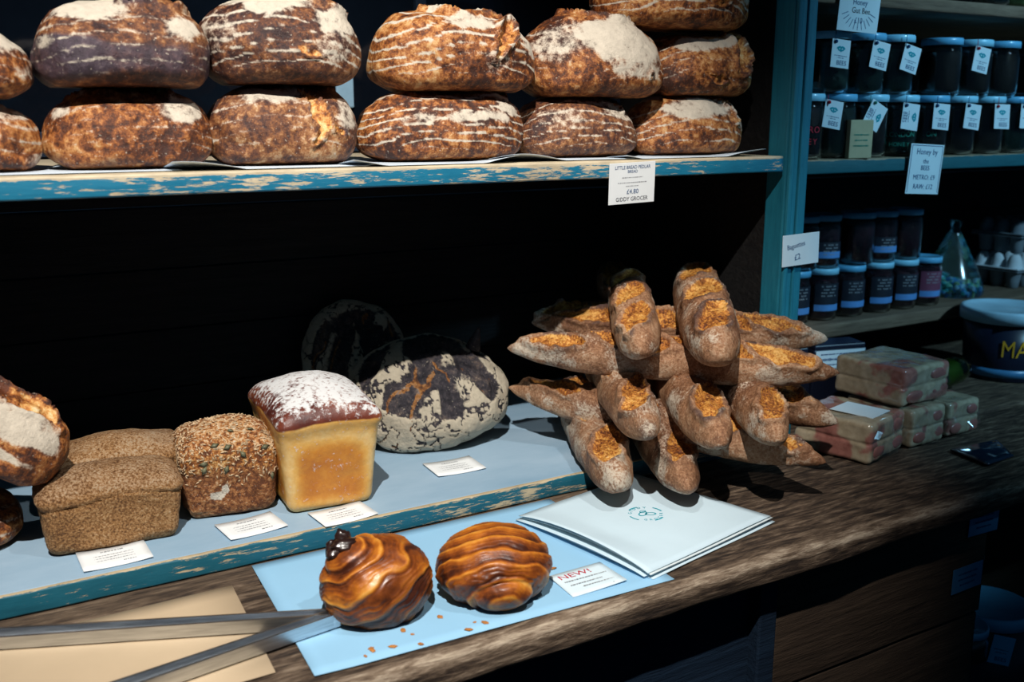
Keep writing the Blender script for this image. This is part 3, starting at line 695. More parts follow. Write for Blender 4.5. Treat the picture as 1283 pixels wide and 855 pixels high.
# shelf label clipped to the upper shelf edge
lb = box('shelf_label', (0, 0, 0), (.089, .0012, .064), mat_white_card, None, .0003); lb.location = (.962, 1.2640, .497); lb.rotation_euler = (R(3), R(-1.5), 0)
tag(lb, 'printed white price label hanging from the blue edge of the upper shelf', 'price label')
rx90 = (R(90), 0, 0)
lettering(lb, 'LITTLE BREAD PEDLAR', .0076, (0, -.0009, .0245), mat_ink_blue, rx90, .90)
lettering(lb, 'BREAD', .0064, (0, -.0009, .0180), mat_ink_blue, rx90)
lettering(lb, '\u00a34.80', .0105, (.001, -.0009, -.0135), mat_ink_blue, rx90, 1.0)
lettering(lb, 'GIDDY GROCER', .0090, (0, -.0009, -.0248), mat_ink, rx90, .95)
pl = bars(lb, [(0, .009, .040, .0016), (0, .001, .056, .0016), (0, -.0045, .024, .0016)], .0009, mat_ink_grey); pl.rotation_euler = rx90

def upright_card(label, c, w, h, rot, mat, name='handwritten_card'):
    o = box(name, (0, 0, 0), (w, .0010, h), mat, None, .0003); o.location = c; o.rotation_euler = rot
    return tag(o, label, 'card')
pc = upright_card('blue white handwritten baguette price card pinned to the teal post', (1.336, 1.2585, .368), .088, .056, (0, R(-2), R(-1)), mat_cool_card)
lettering(pc, 'Baguettes', .013, (-.012, -.0008, .008), mat_ink_blue, (R(90), R(-8), 0), .85)
lettering(pc, '\u00a32', .015, (-.008, -.0008, -.013), mat_ink_blue, (R(90), R(-10), 0))
pc = upright_card('handwritten card with sunburst rays hanging from the topmost shelf', (1.475, 1.288, .786), .104, .080, (R(2), R(2), 0), mat_cool_card)
lettering(pc, 'Honey', .014, (0, -.0008, .010), mat_ink_blue, rx90)
lettering(pc, 'Gut Bee', .014, (.004, -.0008, -.004), mat_ink, rx90)
lettering(pc, '\u00a310', .014, (0, -.0008, -.021), mat_ink_blue, rx90)
bm = bmesh.new()
for k in range(11):
    a = R(200 + k * 14); x0, z0, x1, z1 = .030 * math.cos(a), .022 * math.sin(a), .046 * math.cos(a), .037 * math.sin(a)
    n_ = Vector((-math.sin(a), 0, math.cos(a))) * .0006
    p0, p1 = Vector((x0, -.0008, z0)), Vector((x1, -.0008, z1))
    bm.faces.new([bm.verts.new(p0 - n_), bm.verts.new(p1 - n_), bm.verts.new(p1 + n_), bm.verts.new(p0 + n_)])
bm_obj('ray_print', bm, mat_ink_blue, pc)
pc = upright_card('closely written blue framed card hanging from the honey jar shelf', (1.692, 1.288, .498), .098, .096, (R(1), R(3), 0), mat_cool_card)
for s_, z_, sz in (('Honey by', .033, .016), ('the', .015, .013), ('BEES', .002, .013), ('METRO: \u00a39', -.016, .0135), ('RAW: \u00a312', -.034, .0135)):
    lettering(pc, s_, sz, (0, -.0008, z_), mat_ink_blue, rx90)
bm = bmesh.new()
for (cx, cz, w_, h_) in ((0, .045, .092, .0012), (.045, 0, .0012, .090), (-.045, .0, .0012, .09)):
    bm.faces.new([bm.verts.new((cx + a * w_ / 2, -.0008, cz + b * h_ / 2)) for a, b in ((-1, -1), (1, -1), (1, 1), (-1, 1))])
bm_obj('frame_print', bm, mat_ink_blue, pc)

# liner papers on the upper shelf
for k, (xa, xb, yf, lab, ph) in enumerate([(-.35, .285, 1.300, 'white liner sheet under the loaves at the frame end', .3), (.27, .545, 1.285, 'white liner sheet with a rising front edge, under the forked crack loaf', 1.4),
                                          (.505, .765, 1.278, 'white liner sheet with a curled front edge under the long lower loaf', 2.2), (.74, .985, 1.288, 'white liner sheet above the hanging printed label', .8), (.965, 1.262, 1.282, 'white liner sheet at the post end of the upper shelf', 2.6)]):
    sheet('liner_paper', [(xa, yf), (xb, yf), (xb, 1.50), (xa, 1.50)], .0004, mat_liner, lab, 'paper', (lambda ph: lambda s, t: .0006 + .00025 * (k % 2) + max(0, .011 * (1 - t * 3.2)) * max(0, math.sin(s * 5.2 + ph)) )(ph), 30, 16, None, 'white liner sheets on the upper shelf', Z_UP - .0005)
o = box('liner_paper', (0, 0, .0165), (.085, .0008, .033), mat_navy_paper, None, .0002); o.location = (1.245, 1.452, Z_UP); o.rotation_euler = (R(-6), 0, R(-28))
tag(o, 'dark navy paper flap standing up at the post end of the upper shelf', 'paper')
o = box('reflection_strip', (0, 0, 0), (.034, .008, .100), mat_reflection, None, .003); o.location = (.690, 1.7785, .664)  # added solid strip in place of a pale reflection in the dark pane
tag(o, 'added pale blue strip standing in for a window reflection behind the loaves', 'reflection')

# counter papers
sheet('greaseproof_sheet', [(.311, .954), (.802, .939), (.812, 1.262), (.331, 1.263)], .0005, mat_blue_paper, 'sky blue paper sheet under the two glazed pastries', 'paper', lambda s, t: .0006 + .0015 * max(0, 1 - s * 10) * (1 - t), 24, 16)
sheet('kraft_sheet', [(-.35, .975), (.277, .985), (.292, 1.218), (-.35, 1.205)], .0008, mat_kraft, 'brown kraft paper sheet under the steel tongs', 'paper', lambda s, t: .0006, 8, 8)

nc = [(.770, .955), (1.049, 1.014), (.985, 1.262), (.722, 1.207)]
labs = ['bottom paper bag of the pale stack, its corner just showing', 'second paper bag of the pale stack, edges offset', 'third paper bag of the pale stack, edge curled open', 'top paper bag of the pale stack, with a round teal logo']
for k in range(4):
    dx, dy = ((.006, -.004), (-.004, .003), (.003, -.002), (0, 0))[k]
    cc = [(x + dx, y + dy) for x, y in nc]
    amp = (.001, .006, .012, .014)[k]
    bagp = sheet('paper_bag', cc, .0008, mat_bag_paper if k != 2 else mat_bag_in, labs[k], 'paper bag', (lambda amp, k: lambda s, t: .0014 + k * .0028 + amp * max(0, 1 - s * 5.0) * math.sin(min(1, t * 1.02) * math.pi) ** .7 + .0012 * math.sin(s * 6 + t * 4 + k) * .5)(amp, k), 22, 18, None, 'pale paper bags stacked on the counter')
lg = bagp
ang = math.atan2(nc[1][1] - nc[0][1], nc[1][0] - nc[0][0])
lc = (.010, .006); zl = .0018 + 3 * .0028 + .0012
bm = bmesh.new()
for k in range(48):
    if k % 12 in (0, 1, 2, 3, 11): 
        a0, a1 = 2 * math.pi * k / 48, 2 * math.pi * (k + 1) / 48
        q = [(lc[0] + r_ * math.cos(a), lc[1] + r_ * math.sin(a), zl) for r_, a in ((.026, a0), (.0285, a0), (.0285, a1), (.026, a1))]
        bm.faces.new([bm.verts.new(p) for p in q])
for (cx, cy, ra, rb, rot_) in ((-.004, .002, .010, .006, .5), (.006, -.004, .009, .0055, -.4), (.001, .009, .006, .004, .2)):
    prev = None
    for k in range(24):
        a0, a1 = 2 * math.pi * k / 24, 2 * math.pi * (k + 1) / 24
        def pt(a, f_): 
            x_, y_ = ra * f_ * math.cos(a), rb * f_ * math.sin(a)
            return (lc[0] + cx + x_ * math.cos(rot_) - y_ * math.sin(rot_), lc[1] + cy + x_ * math.sin(rot_) + y_ * math.cos(rot_), zl)
        bm.faces.new([bm.verts.new(p) for p in (pt(a0, .72), pt(a0, 1), pt(a1, 1), pt(a1, .72))])
bm_obj('round_logo', bm, mat_ink_teal, lg)
for k, ch in enumerate('GIDDY'):
    a = ang + R(90 + 44 - k * 22); lettering(lg, ch, .0085, (lc[0] + .0235 * math.cos(a), lc[1] + .0235 * math.sin(a), zl), mat_ink_teal, (0, 0, a - R(90)))
for k, ch in enumerate('GROCER'):
    a = ang + R(270 - 50 + k * 20); lettering(lg, ch, .0075, (lc[0] + .0235 * math.cos(a), lc[1] + .0235 * math.sin(a), zl), mat_ink_teal, (0, 0, a + R(90)))

nw = sheet('price_card', [(.657, .963), (.742, .963), (.746, 1.030), (.660, 1.026)], .0006, mat_cool_card, 'handwritten card with red heading beside the rounder pastry', 'price card', lambda s, t: .0016 + .003 * s * s * (1 - t) + .0015 * (1 - s) * t, 8, 6)
lettering(nw, 'NEW!', .016, (-.008, .018, .0034), mat_ink_red, (0, 0, R(1)), 1.25)
bars(nw, [(.0, .004, .066, .0024), (-.006, -.007, .05, .0022), (.008, -.016, .05, .0022), (.030, -.026, .014, .0024)], .0040, mat_ink_grey)

# ------------------------------------------------------------------ pastries
def pastry(label, loc, dims, axis, seed, rings, chocs, twist=1.0, knob=.10, rz=0):
    nt, nf = 150, 150
    th = np.linspace(.0, math.pi, nt); ph = np.linspace(0, 2 * math.pi, nf, endpoint=False)
    T, PH = np.meshgrid(th, ph, indexing='ij')
    U = np.stack([np.sin(T) * np.cos(PH), np.sin(T) * np.sin(PH), np.cos(T)], -1).reshape(-1, 3)
    t = T.ravel(); p = PH.ravel()
    wv = fbm(U, 1.1, 3, seed) - .5
    phase = t / math.pi * rings + twist * p / (2 * math.pi) + wv * 2.0
    saw = phase % 1.0; ridge = np.where(saw < .8, saw / .8, (1 - saw) / .2)
    fine = ((phase * 4 + wv * 2) % 1.0)
    amp = (.018 + .050 * fbm(U, 2.2, 2, seed + 13)) * sstep(.42, .62, t) * (1 - .35 * sstep(2.0, 3.0, t))
    rad = 1 - amp * (1 - ridge) + (fbm(U, 3.2, 3, seed + 3) - .5) * .07 + .016 * fine * sstep(.42, .62, t)
    rad += knob * np.exp(-(t / .42) ** 4) - .05 * np.exp(-((t - .55) / .07) ** 2)                      # the coiled tip
    V = U * rad[:, None]
    q = Vector(axis).normalized().to_track_quat('Z', 'Y').to_matrix(); M3 = np.array(q)
    V = V @ M3.T
    V = V * np.array(dims)
    zb = -dims[2] * .72
    V[:, 2] = np.where(V[:, 2] < zb, zb + (V[:, 2] - zb) * .06, V[:, 2]); V[:, 2] -= V[:, 2].min()
    w = V[:, 2] / V[:, 2].max()
    F = []
    for i in range(nt - 1):
        for k in range(nf):
            k2 = (k + 1) % nf; F.append((i * nf + k, (i + 1) * nf + k, (i + 1) * nf + k2, i * nf + k2))
    line = np.exp(-((saw - .80) / .09) ** 2) + .5 * np.exp(-((fine - .7) / .12) ** 2)
    A = {'ridge': ridge * .48 + .05 + .26 * line + (fbm(V, 26, 4, seed + 5) - .5) * .9, 'char_shade': .9 * (1 - sstep(.0, .20, w)) * sstep(.4, .6, fbm(V, 22, 3, seed + 6)) + .50 * (1 - sstep(.25, .5, t)) * fbm(V, 40, 3, seed + 7) + .55 * sstep(.52, .68, fbm(V, 17, 3, seed + 9))}
    o = mk('glazed_pastry', V, F, mat_pastry, None, True, A); o.location = loc; o.rotation_euler = (0, 0, R(rz))
    tag(o, label, 'pastry', 'glazed pastries on the blue sheet')
    for k, (i_t, i_p, s) in enumerate(chocs):
        vi = int(np.clip(i_t, 0, 1) * (nt - 1)) * nf + int(i_p * nf) % nf
        c = V[vi]; bmq = bmesh.new(); bmesh.ops.create_icosphere(bmq, subdivisions=3, radius=1)
        for vv in bmq.verts:
            n_ = fbm(np.array([vv.co[:]]), 2.2, 3, seed + k)[0]
            vv.co = Vector(c) + Vector((vv.co.x * s[0], vv.co.y * s[1], vv.co.z * s[2])) * (.55 + .9 * n_)
            vv.co.z = max(vv.co.z, .0006)
        bm_obj('chocolate_piece', bmq, mat_choc, o, True)
    return o
pastry('taller glazed pastry with a dark twisted tip pointing up, beside the tongs', (.427, 1.055, .0012), (.070, .065, .057), (-.52, .10, .80), 71, 7.0, [(.03, .2, (.017, .012, .008)), (.07, .45, (.010, .008, .016)), (.10, .62, (.007, .006, .012)), (.05, .85, (.012, .008, .006)), (.62, .55, (.006, .006, .005))], 1.0, .08, 0)
pastry('rounder glazed pastry with fanned layers over a coiled front tip, beside the red headed card', (.579, 1.030, .0012), (.076, .071, .050), (-.22, -.80, -.34), 72, 9, [(.17, .80, (.005, .006, .012))], 0, .10, 0)
fr = random.Random(5); fm = None
for k in range(16):
    if k < 11: fx, fy = fr.uniform(.37, .56), fr.uniform(.955, 1.02)
    else: fx, fy = fr.uniform(.42, .72), fr.uniform(1.13, 1.22)
    s_ = fr.uniform(.0018, .0048)
    bmq = bmesh.new(); bmesh.ops.create_icosphere(bmq, subdivisions=1, radius=1)
    for vv in bmq.verts: vv.co = Vector((vv.co.x * s_ * fr.uniform(.7, 1.6), vv.co.y * s_ * fr.uniform(.5, 1.1), (vv.co.z + 1) * s_ * .22))
    o = bm_obj('pastry_flake', bmq, mat_flake); o.location = (fx, fy, .0012); o.rotation_euler = (0, 0, fr.uniform(0, 6))
    tag(o, 'tiny brown pastry flake lying loose on the blue paper sheet', 'crumb', 'loose flakes on the blue sheet')
bmq = bmesh.new(); bmesh.ops.create_icosphere(bmq, subdivisions=2, radius=1)
for vv in bmq.verts: vv.co = Vector((vv.co.x * .013, vv.co.y * .0035 * (1 - .5 * vv.co.x), (vv.co.z + 1) * .0018))
o = bm_obj('pastry_flake', bmq, mat_flake, None, True); o.location = (.672, 1.046, .0012); o.rotation_euler = (0, 0, R(-12)); tag(o, 'long splinter of pastry above the red headed card', 'crumb')

# ------------------------------------------------------------------ tongs
tg = empty('serving_tongs', (.372, 1.048, .002)); tag(tg, 'open stainless steel serving tongs lying on kraft paper', 'tongs')
def arm(ang, L, z0):
    # folded channel: web with two flanges, widening towards the tip
    V = []; F = []; n = 24
    sec = [(-.5, 0), (-.5, 1), (-.36, 1.0), (-.36, .16), (.36, .16), (.36, 1.0), (.5, 1), (.5, 0)]
    for i in range(n + 1):
        s = i / n; wd = .016 + .012 * s; hg = .017 - .003 * s
        for (a, b) in sec: V.append((-s * L, a * wd, z0 + b * hg))
    m = len(sec)
    for i in range(n):
        for k in range(m): k2 = (k + 1) % m; F.append((i * m + k, i * m + k2, (i + 1) * m + k2, (i + 1) * m + k))
    F.append(tuple(reversed(range(m)))); F.append(tuple(range(n * m, (n + 1) * m)))
    o = mk('arm', V, F, mat_steel, tg, False); o.rotation_euler = (0, 0, R(ang)); return o
arm(-23.5, .50, .0016); arm(7.5, .50, .0020)
hj = box('hinge_bend', (-.002, 0, .0105), (.012, .020, .017), mat_steel, tg, .003)

# ------------------------------------------------------------------ jars
ORD = ['first', 'second', 'third', 'fourth', 'fifth', 'sixth', 'seventh', 'eighth', 'ninth']
def jar(label, x, y, z, r, h, inside, lidm, group, lab=None, tagspec=None, words=None, wordmat=None, name='honey_jar'):
    t = empty(name, (x, y, z)); tag(t, label, 'jar', group)
    lh = .0135
    c = lathe('contents', [(r * .80, .004), (r * .90, .007), (r * .92, .012), (r * .92, h - .034), (r * .86, h - .026)], 24, inside, t)
    lathe('glass', [(r * .86, 0), (r * .96, .003), (r, .009), (r, h - .030), (r * .93, h - .020), (r * .86, h - lh + .001), (r * .83, h - lh + .001), (r * .90, h - .022), (r * .955, h - .032), (r * .955, .010), (r * .88, .0035)], 28, mat_glass, t)
    lathe('lid', [(r * .90, h - lh), (r * .985, h - lh), (r * .985, h - .0025), (r * .95, h), (r * .90, h), (r * .87, h - .0012)], 30, lidm, t)
    if lab:
        a0, a1, z0, z1, lm, bandm = lab; V = []; F = []; n = 14
        for i in range(n + 1):
            a = R(a0 + (a1 - a0) * i / n)
            for zz_ in (z0, z1): V.append(((r + .0006) * math.cos(a), (r + .0006) * math.sin(a), zz_ * h))
        for i in range(n): F.append((2 * i, 2 * i + 2, 2 * i + 3, 2 * i + 1))
        lo = mk('label', V, F, lm, t)
        if bandm:
            V2 = [(p[0] * 1.004, p[1] * 1.004, (z0 + .02 + (.12 if q % 2 else 0)) * h) for q, p in enumerate(V)]
            mk('label_band', V2, F, bandm, lo)
            bmq = bmesh.new()
            for q in range(4):
                zc = (z1 - .06 - q * .06) * h
                for i in range(3, n - 3):
                    if (i * 7 + q * 3) % 4 == 0: continue
                    aa, ab = R(a0 + (a1 - a0) * (i + .1) / n), R(a0 + (a1 - a0) * (i + .8) / n); rr = r + .0010
                    bmq.faces.new([bmq.verts.new(p) for p in ((rr * math.cos(aa), rr * math.sin(aa), zc), (rr * math.cos(ab), rr * math.sin(ab), zc), (rr * math.cos(ab), rr * math.sin(ab), zc + .0024), (rr * math.cos(aa), rr * math.sin(aa), zc + .0024))])
            bm_obj('label_print', bmq, mat_ink_grey, lo)
    if words:
        a = R(-128)
        for s_, zf, sz in words:
            nch = len(s_)
            for q, ch in enumerate(s_):
                if ch == ' ': continue
                aa = a + (q - (nch - 1) / 2) * sz * .72 / r
                lettering(t, ch, sz, ((r + .001) * math.cos(aa), (r + .001) * math.sin(aa), zf * h), wordmat, (R(90), 0, aa + R(90)), name='label_letter')
    if tagspec:
        ox, oz, rot, side, knot = tagspec
        tw, thh = .038, .050
        a = R(-112)
        tgx = box('swing_tag', (0, 0, 0), (tw, .0008, thh), mat_cool_card, t, .0003)
        tgx.location = (r * math.cos(a) * 1.0 + ox, -(r + .006), h - .016 - thh / 2 + oz); tgx.rotation_euler = (R(-6), R(rot), R(-14))
        sg = (0, R(side), 0)
        def L(px, pz): 
            ca, sa = math.cos(R(side)), math.sin(R(side)); return (px * ca + pz * sa, -.0007, -px * sa + pz * ca)
        sc = .8 if side else 1
        lettering(tgx, 'BEES', .0115, L(.003 * sc, -.0165 * sc), mat_ink_blue, (R(90), R(side), 0), .9)
        bq = bars(tgx, [(0, -.004, .026 * sc, .0014), (0, -.0075, .014, .0012)], .0007, mat_ink_blue); bq.rotation_euler = (R(90), R(side), 0)
        bmq = bmesh.new()                                   # the little bee emblem: body and four wings
        for (cx, cz, ra, rb, rt) in ((0, .0075, .0018, .0052, 0), (-.0048, .0105, .0046, .0020, .5), (.0048, .0105, .0046, .0020, -.5), (-.0036, .0060, .0034, .0015, -.5), (.0036, .0060, .0034, .0015, .5)):
            pts = []
            for q in range(10):
                b_ = 2 * math.pi * q / 10; x_, z_ = ra * math.cos(b_), rb * math.sin(b_)
                pts.append(bmq.verts.new(L(cx + x_ * math.cos(rt) - z_ * math.sin(rt), cz + x_ * math.sin(rt) + z_ * math.cos(rt))))
            bmq.faces.new(pts)
        bm_obj('bee_emblem', bmq, mat_ink_teal, tgx)
        kn = bmesh.new(); bmesh.ops.create_icosphere(kn, subdivisions=1, radius=.0036)
        ko = bm_obj('ribbon_knot', kn, knot, tgx, True); ko.location = (-tw * .32, -.002, thh * .40)
        st = lathe('string', [(.0006, 0), (.0006, .020)], 6, knot, t); st.location = (tgx.location.x - tw * .3, -(r + .003), h - .022)
    return t

GJ1 = 'honey jars in the lower row'; GJ2 = 'honey jars in the stacked upper row'
xs = [1.408, 1.494, 1.581, 1.670, 1.760, 1.850, 1.941, 2.030, 2.118]
tags1 = [None, (-.040, .004, 10, 0, mat_ink_red), (-.016, .002, 30, 90, mat_ink_green), (-.004, .0, 8, 90, mat_ink_blue), (-.004, 0, 5, 0, mat_ink_blue), (.004, .0, 8, 0, mat_ink_blue), (.008, 0, 2, 0, mat_ink_red), (.008, 0, 4, 0, mat_ink_blue), None]
ins = [mat_honey, mat_green_jar, mat_honey, mat_green_jar, mat_honey, mat_honey]
for k, x in enumerate(xs):
    w_ = {0: [('METRO', .45, .017), ('HONEY', .27, .015)], 3: [('LONDON', .36, .014), ('HONEY', .20, .011)], 4: [('ON', .36, .014)]}.get(k)
    wm = mat_ink_red if k == 0 else mat_ink_green
    lb_ = 'honey jar in the lower row of the teal shelf, %s one along from the post' % ORD[k]
    jar(lb_, x, 1.345 + (.001 if k % 2 else 0), .522, .0405, .117, ins[k % 6], mat_lid if k % 3 != 1 else mat_lid2, GJ1, None, tags1[k], w_, wm)
# cream carton between the first jars
ct = box('small_carton', (0, 0, 0), (.052, .012, .070), simple('cream_carton', (.42, .38, .24), .8, .2), None, .0015); ct.location = (1.512, 1.290, .522 + .0355); ct.rotation_euler = (0, 0, R(-10))
ct.location.y = 1.2985
tag(ct, 'small cream carton standing before the second honey jar', 'carton')
bars(ct, [(0, .008, .034, .003), (0, -.002, .030, .003), (0, -.012, .034, .003)], .0066, mat_ink_green).rotation_euler = rx90
xs2 = [1.468, 1.562, 1.644, 1.788, 1.884, 1.975]
tags2 = [(-.004, .0, 6, 0, mat_ink_blue), (.006, .0, 12, 0, mat_ink_blue), (.010, -.004, 16, 0, mat_ink_blue), None, (-.018, .0, 12, 0, mat_ink_red), None]
for k, x in enumerate(xs2):
    jar('honey jar in the stacked upper row, %s one along from the post' % ORD[k], x, 1.347, .6395, .0405, .110, mat_green_jar if k < 3 else mat_honey, mat_lid if k % 2 == 0 else mat_lid2, GJ2, None, tags2[k], None)
GJ3 = 'dark jam jars standing on the rough shelf'; GJ4 = 'dark jam jars stacked on other jars'
xs3 = [1.640, 1.728, 1.816, 1.912, 2.000, 2.086]
for k, x in enumerate(xs3):
    jar('dark jam jar on the rough grey shelf, %s one along from the post' % ORD[k], x, 1.565, .150, .041, .118, mat_jam, mat_lid if k in (1, 3, 4) else mat_lid2, GJ3, (-150, -60, .18, .72, mat_plum_label if k > 4 else mat_black_label, mat_blue_label), None, name='jam_jar')
for k, x in enumerate([1.660, 1.728, 1.840, 1.916, 2.004]):
    jar('dark jam jar stacked in the upper layer, %s one along from the post' % ORD[k], x, 1.567, .2685, .0405, .118, mat_jam, mat_lid2, GJ4, (-150, -60, .18, .5, mat_black_label, mat_blue_label) if k in (0, 1, 3) else None, None, name='jam_jar')
GJ5 = 'small jars on the topmost shelf'
for k, x in enumerate([1.93, 2.02, 2.10, 2.19]):
    jar('jar base showing above the topmost shelf edge, %s along from the sunburst card' % ORD[k], x, 1.35, .816, .037, .11, (mat_green_jar, mat_olive_in, mat_honey, mat_olive_in)[k], mat_lid2, GJ5, None, None, name='preserve_jar')

# sweets bag
sw = empty('sweet_bag', (2.27, 1.62, .150)); tag(sw, 'cone shaped blue cellophane bag of pastel sweets beside the jam jars', 'bag')
lathe('bag_film', [(.078, .0), (.082, .012), (.070, .05), (.045, .10), (.020, .150), (.010, .168), (.018, .19)], 22, mat_blue_film, sw)
rg = random.Random(3); bmq = bmesh.new()
for k in range(150):
    a = rg.uniform(0, 6.28); rr = .070 * math.sqrt(rg.random())
    bmesh.ops.create_icosphere(bmq, subdivisions=1, radius=rg.uniform(.006, .009), matrix=Matrix.Translation((rr * math.cos(a), rr * math.sin(a), rg.uniform(.009, .032))))
smt = NT('pastel_sweets'); vn = smt.n.new('ShaderNodeTexVoronoi'); tc_ = smt.n.new('ShaderNodeTexCoord'); smt.l(tc_.outputs['Object'], vn.inputs['Vector']); vn.inputs['Scale'].default_value = 70
smt.out(smt.ramp(smt.math('FRACT', smt.math('MULTIPLY', vn.outputs['Color'], 3.3)), [(.0, (.15, .6, .55)), (.3, (.75, .8, .85)), (.5, (.2, .45, .8)), (.7, (.7, .75, .35)), (.9, (.25, .7, .5))], 'CONSTANT'), .5, .4)
so = bm_obj('sweets', bmq, smt.m, sw, True); so['kind'] = 'stuff'

# egg trays
def egg_tray(label, loc, mat, rows, cols, rz, up=True):
    t = empty('egg_tray', loc, (0, 0, R(rz))); tag(t, label, 'egg tray', 'stacked moulded egg trays')
    p = .046
    box('tray_rim', ((cols - 1) * p / 2, (rows - 1) * p / 2, .046 if up else .004), (cols * p + .012, rows * p + .012, .003), mat, t, .001)
    for i in range(cols):
        for j in range(rows):
            pr = [(.012, 0), (.0145, .0015), (.0165, .020), (.0215, .045), (.0230, .048)] if up else [(.0225, .003), (.021, .006), (.0185, .024), (.012, .038), (.007, .041)]
            o = lathe('cup', pr, 12, mat, t); o.location = (i * p, j * p, 0)
    return t
egg_tray('bottom grey egg tray with upright cups on the rough shelf', (2.490, 1.59, .150), mat_egg_grey, 3, 6, 0, True)
egg_tray('white domed egg tray lid resting on the grey tray', (2.490, 1.59, .1985), mat_egg_white, 3, 6, 0, False)
egg_tray('shaded grey egg tray stacked above the white lid', (2.500, 1.595, .241), mat_egg_grey, 3, 6, 0, True)
egg_tray('topmost dark egg tray lid of the stack', (2.500, 1.595, .2895), mat_egg_grey, 3, 6, 0, False)

# tub
tb = empty('mango_tub', (2.165, 1.385, 0)); tag(tb, 'big dark blue plastic tub with pale lid and amber lettering', 'tub')
lathe('tub_body', [(.083, 0), (.086, .003), (.096, .138)], 48, mat_tub, tb)
lathe('base_band', [(.0868, .010), (.0874, .010), (.0889, .030), (.0883, .030)], 48, mat_tub_band, tb)
lathe('lid', [(.097, .136), (.1035, .136), (.1045, .160), (.1015, .165), (.095, .165), (.092, .1615), (.02, .160), (0, .160)], 48, mat_tub_lid, tb)
for s_, zf, sz, a0 in (('MANGO', .078, .056, 0),):
    for q, ch in enumerate(s_):
        rr = .0860 + zf * .0741 + .0012; aa = R(-142) + q * sz * .54 / rr
        lettering(tb, ch, sz, (rr * math.cos(aa), rr * math.sin(aa), zf), mat_ink_yellow, (R(90 + 5), 0, aa + R(90)), .72, name='tub_letter')

# wrapped blocks
def wrapped(label, loc, rz, size, seed, paper=False):
    t = empty('wrapped_block', loc, (0, 0, R(rz))); tag(t, label, 'wrapped block', 'clear wrapped marbled blocks')
    V0, F = CUBE; half = np.array(size) / 2; r = .009
    q = V0 * half; inner = np.clip(q, -half + r, half - r); d = q - inner; N = d / (np.linalg.norm(d, axis=1)[:, None] + 1e-9)
    P = inner + N * r; P[:, 2] += half[2]
    groove = np.exp(-((P[:, 2] - half[2]) / .003) ** 2) * .0022
    P += N * ((fbm(P, 24, 3, seed) - .5) * .009 - groove)[:, None]; P[:, 2] -= P[:, 2].min()
    mk('block', P, F, mat_nougat, t)
    # pink chunks on the cut end
    rr = random.Random(seed)
    for (px_, pz) in ((.42, .74), (-.40, .27), (.50, .28)):
        bmq = bmesh.new(); bmesh.ops.create_icosphere(bmq, subdivisions=2, radius=1)
        for vv in bmq.verts: vv.co = Vector((px_ * half[0] * 1.2 + vv.co.x * size[0] * .19, -half[1] + .0015 + vv.co.y * .0040, pz * size[2] + vv.co.z * size[2] * .17))
        bm_obj('pink_chunk', bmq, mat_pink, t, True)
    # crumpled film ends
    V = []; F2 = []; n = 16
    for i in range(n):
        a = 2 * math.pi * i / n
        for s_, ex in ((1.0, .0030), (.86, .009), (.5, .011), (.2, .007)):
            V.append((math.cos(a) * half[0] * s_ * .97, -half[1] - ex * rr.uniform(.6, 1.4), half[2] + math.sin(a) * half[2] * s_ * .95))
    for i in range(n):
        i2 = (i + 1) % n
        for k in range(3): F2.append((i * 4 + k, i * 4 + k + 1, i2 * 4 + k + 1, i2 * 4 + k))
    mk('wrap_film', V, F2, mat_film, t, False)
    if paper:
        lbp = box('paper_label', (0, -half[1] * .25, size[2] + .0040), (size[0] * .50, size[1] * .55, .0010), mat_cool_card, t, .0002)
    return t
def at_corner(c, rz, size):
    """centre of a block from its near bottom corner"""
    a = R(rz); return (c[0] + size[0] / 2 * math.cos(a) - size[1] / 2 * math.sin(a), c[1] + size[0] / 2 * math.sin(a) + size[1] / 2 * math.cos(a))
for lab, cn, z_, rz, size, sd, pp in (('front wrapped marbled block with a pale label on its top', (1.374, 1.106), 0, 14, (.136, .150, .074), 1, True),
                                      ('wrapped marbled block under the uppermost one', (1.512, 1.128), 0, 4, (.104, .150, .072), 2, False),
                                      ('uppermost wrapped marbled block on the pile', (1.502, 1.146), .0735, 5, (.150, .150, .072), 3, False),
                                      ('wrapped marbled block at the far end of the pile', (1.622, 1.132), 0, 3, (.100, .130, .068), 4, False)):
    cx, cy = at_corner(cn, rz, size); wrapped(lab, (cx, cy, z_), rz, size, sd, pp)
gb = empty('olive_jar', (1.935, 1.370, .036), (0, R(78), R(-10))); tag(gb, 'small olive green glass jar lying on its side by the tub', 'jar')
lathe('glass', [(.024, -.05), (.030, -.046), (.032, -.03), (.032, .026), (.026, .040), (.024, .052), (.021, .052), (.023, .038), (.029, .024), (.029, -.03), (.022, -.046)], 26, mat_olive, gb)
lathe('contents', [(.020, -.044), (.027, -.03), (.027, .02), (.02, .03)], 22, mat_olive_in, gb)

# dark tins with pale labels behind the blocks
def tin_box(label, loc, rz, size, lw, lh, lz, rows):
    t = empty('dark_tin', loc, (0, 0, R(rz))); tag(t, label, 'tin', 'dark tins behind the wrapped blocks')
    box('tin_body', (0, 0, size[2] / 2), size, mat_tub, t, .003)
    box('tin_lid', (0, 0, size[2] + .005), (size[0] * .96, size[1] * .96, .010), mat_tub, t, .003)
    l = box('paper_label', (0, -size[1] / 2 - .0008, lz), (lw, .0010, lh), mat_cool_card, t, .0002)
    b_ = bars(l, [(0, (.35 - .22 * q) * lh + lz, lw * .8, .006 if q == 1 else .003) for q in range(rows)], size[1] / 2 + .0016, mat_ink_blue); b_.rotation_euler = rx90
    return t
tin_box('dark tin with a wide pale printed label behind the wrapped pile', (1.590, 1.395, 0), -14, (.125, .06, .135), .115, .050, .108, 4)
tin_box('dark tin with pale label half hidden behind the baguette tips', (1.440, 1.395, 0), -12, (.110, .06, .085), .088, .034, .050, 3)
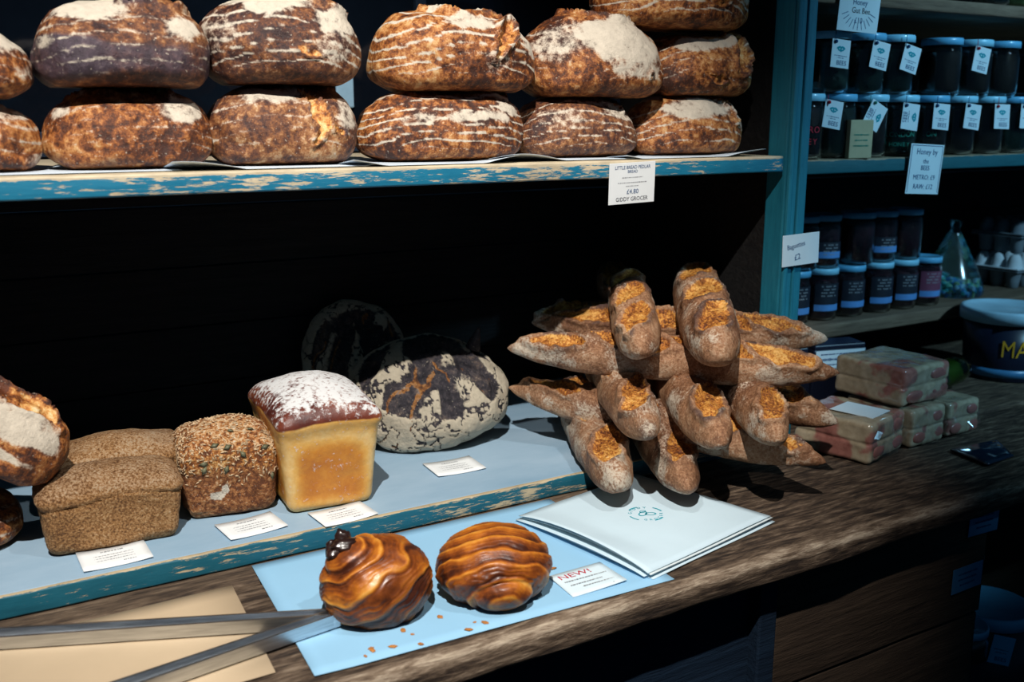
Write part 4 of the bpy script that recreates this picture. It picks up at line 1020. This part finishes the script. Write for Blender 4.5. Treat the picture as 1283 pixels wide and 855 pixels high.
t_ = tin_box('dark tin stacked on the half hidden one, label edge showing', (1.440, 1.400, .0955), -14, (.105, .055, .055), .085, .022, .032, 2)

# packet on the counter
pk = sheet('plastic_packet', [(1.553, 1.000), (1.635, 1.005), (1.690, 1.075), (1.568, 1.085)], .004, mat_packet, 'crumpled dark navy plastic packet near the counter edge', 'packet', lambda s, t: .002 + .010 * float(fbm(np.array([[s * 3, t * 3, .5]]), 1.3, 3, 8)[0]) * math.sin(s * 3.14) ** .5 * math.sin(t * 3.14) ** .5, 18, 18)

# notices on the counter front
for lab, c, rz in (('upper dark blue notice pinned to the counter front', (1.512, .9685, -.080), 2), ('lower dark blue notice pinned to the counter front', (1.482, .9685, -.178), -1)):
    o = box('paper_notice', (0, 0, 0), (.080, .0010, .046), mat_tub_band, None, .0002); o.location = c; o.rotation_euler = (0, R(rz), 0)
    tag(o, lab, 'notice', 'notices on the counter front')
    b_ = bars(o, [(0, .010, .05, .004), (0, 0, .05, .004), (0, -.010, .04, .004)], .0008, mat_ink_blue); b_.rotation_euler = rx90

# buckets and jars under the counter
def bucket(label, x, y, r, h, tagged):
    t = empty('honey_tub', (x, y, -.515)); tag(t, label, 'tub', 'lidded tubs under the counter')
    lathe('tub_body', [(r * .88, 0), (r * .90, .003), (r * .96, h - .02)], 32, mat_tub, t)
    lathe('lid', [(r * .97, h - .024), (r, h - .024), (r, h - .004), (r * .96, h), (r * .9, h), (r * .87, h - .004), (0, h - .004)], 32, mat_lid2, t)
    if tagged:
        g = box('swing_tag', (0, 0, 0), (.040, .001, .056), mat_lid2, t, .0003); g.location = (-r * .62, -r * .80, h - .058); g.rotation_euler = (R(-5), R(10), R(-38))
        lettering(g, 'BEES', .011, (.002, -.0008, -.018), mat_ink_blue, rx90)
        bars(g, [(0, .001, .028, .002), (0, -.005, .02, .002)], .0008, mat_ink_blue).rotation_euler = rx90
bucket('large lidded tub with a swing tag under the counter', 1.705, 1.06, .078, .190, True)
bucket('lidded tub behind the tagged one in the shade', 1.78, 1.22, .075, .225, False)
jar('small lidded jar under the counter beside the tagged tub', 1.578, 1.03, -.515, .046, .196, mat_honey, mat_lid2, None, (-150, -40, .2, .7, mat_black_label, None), None, name='honey_jar')
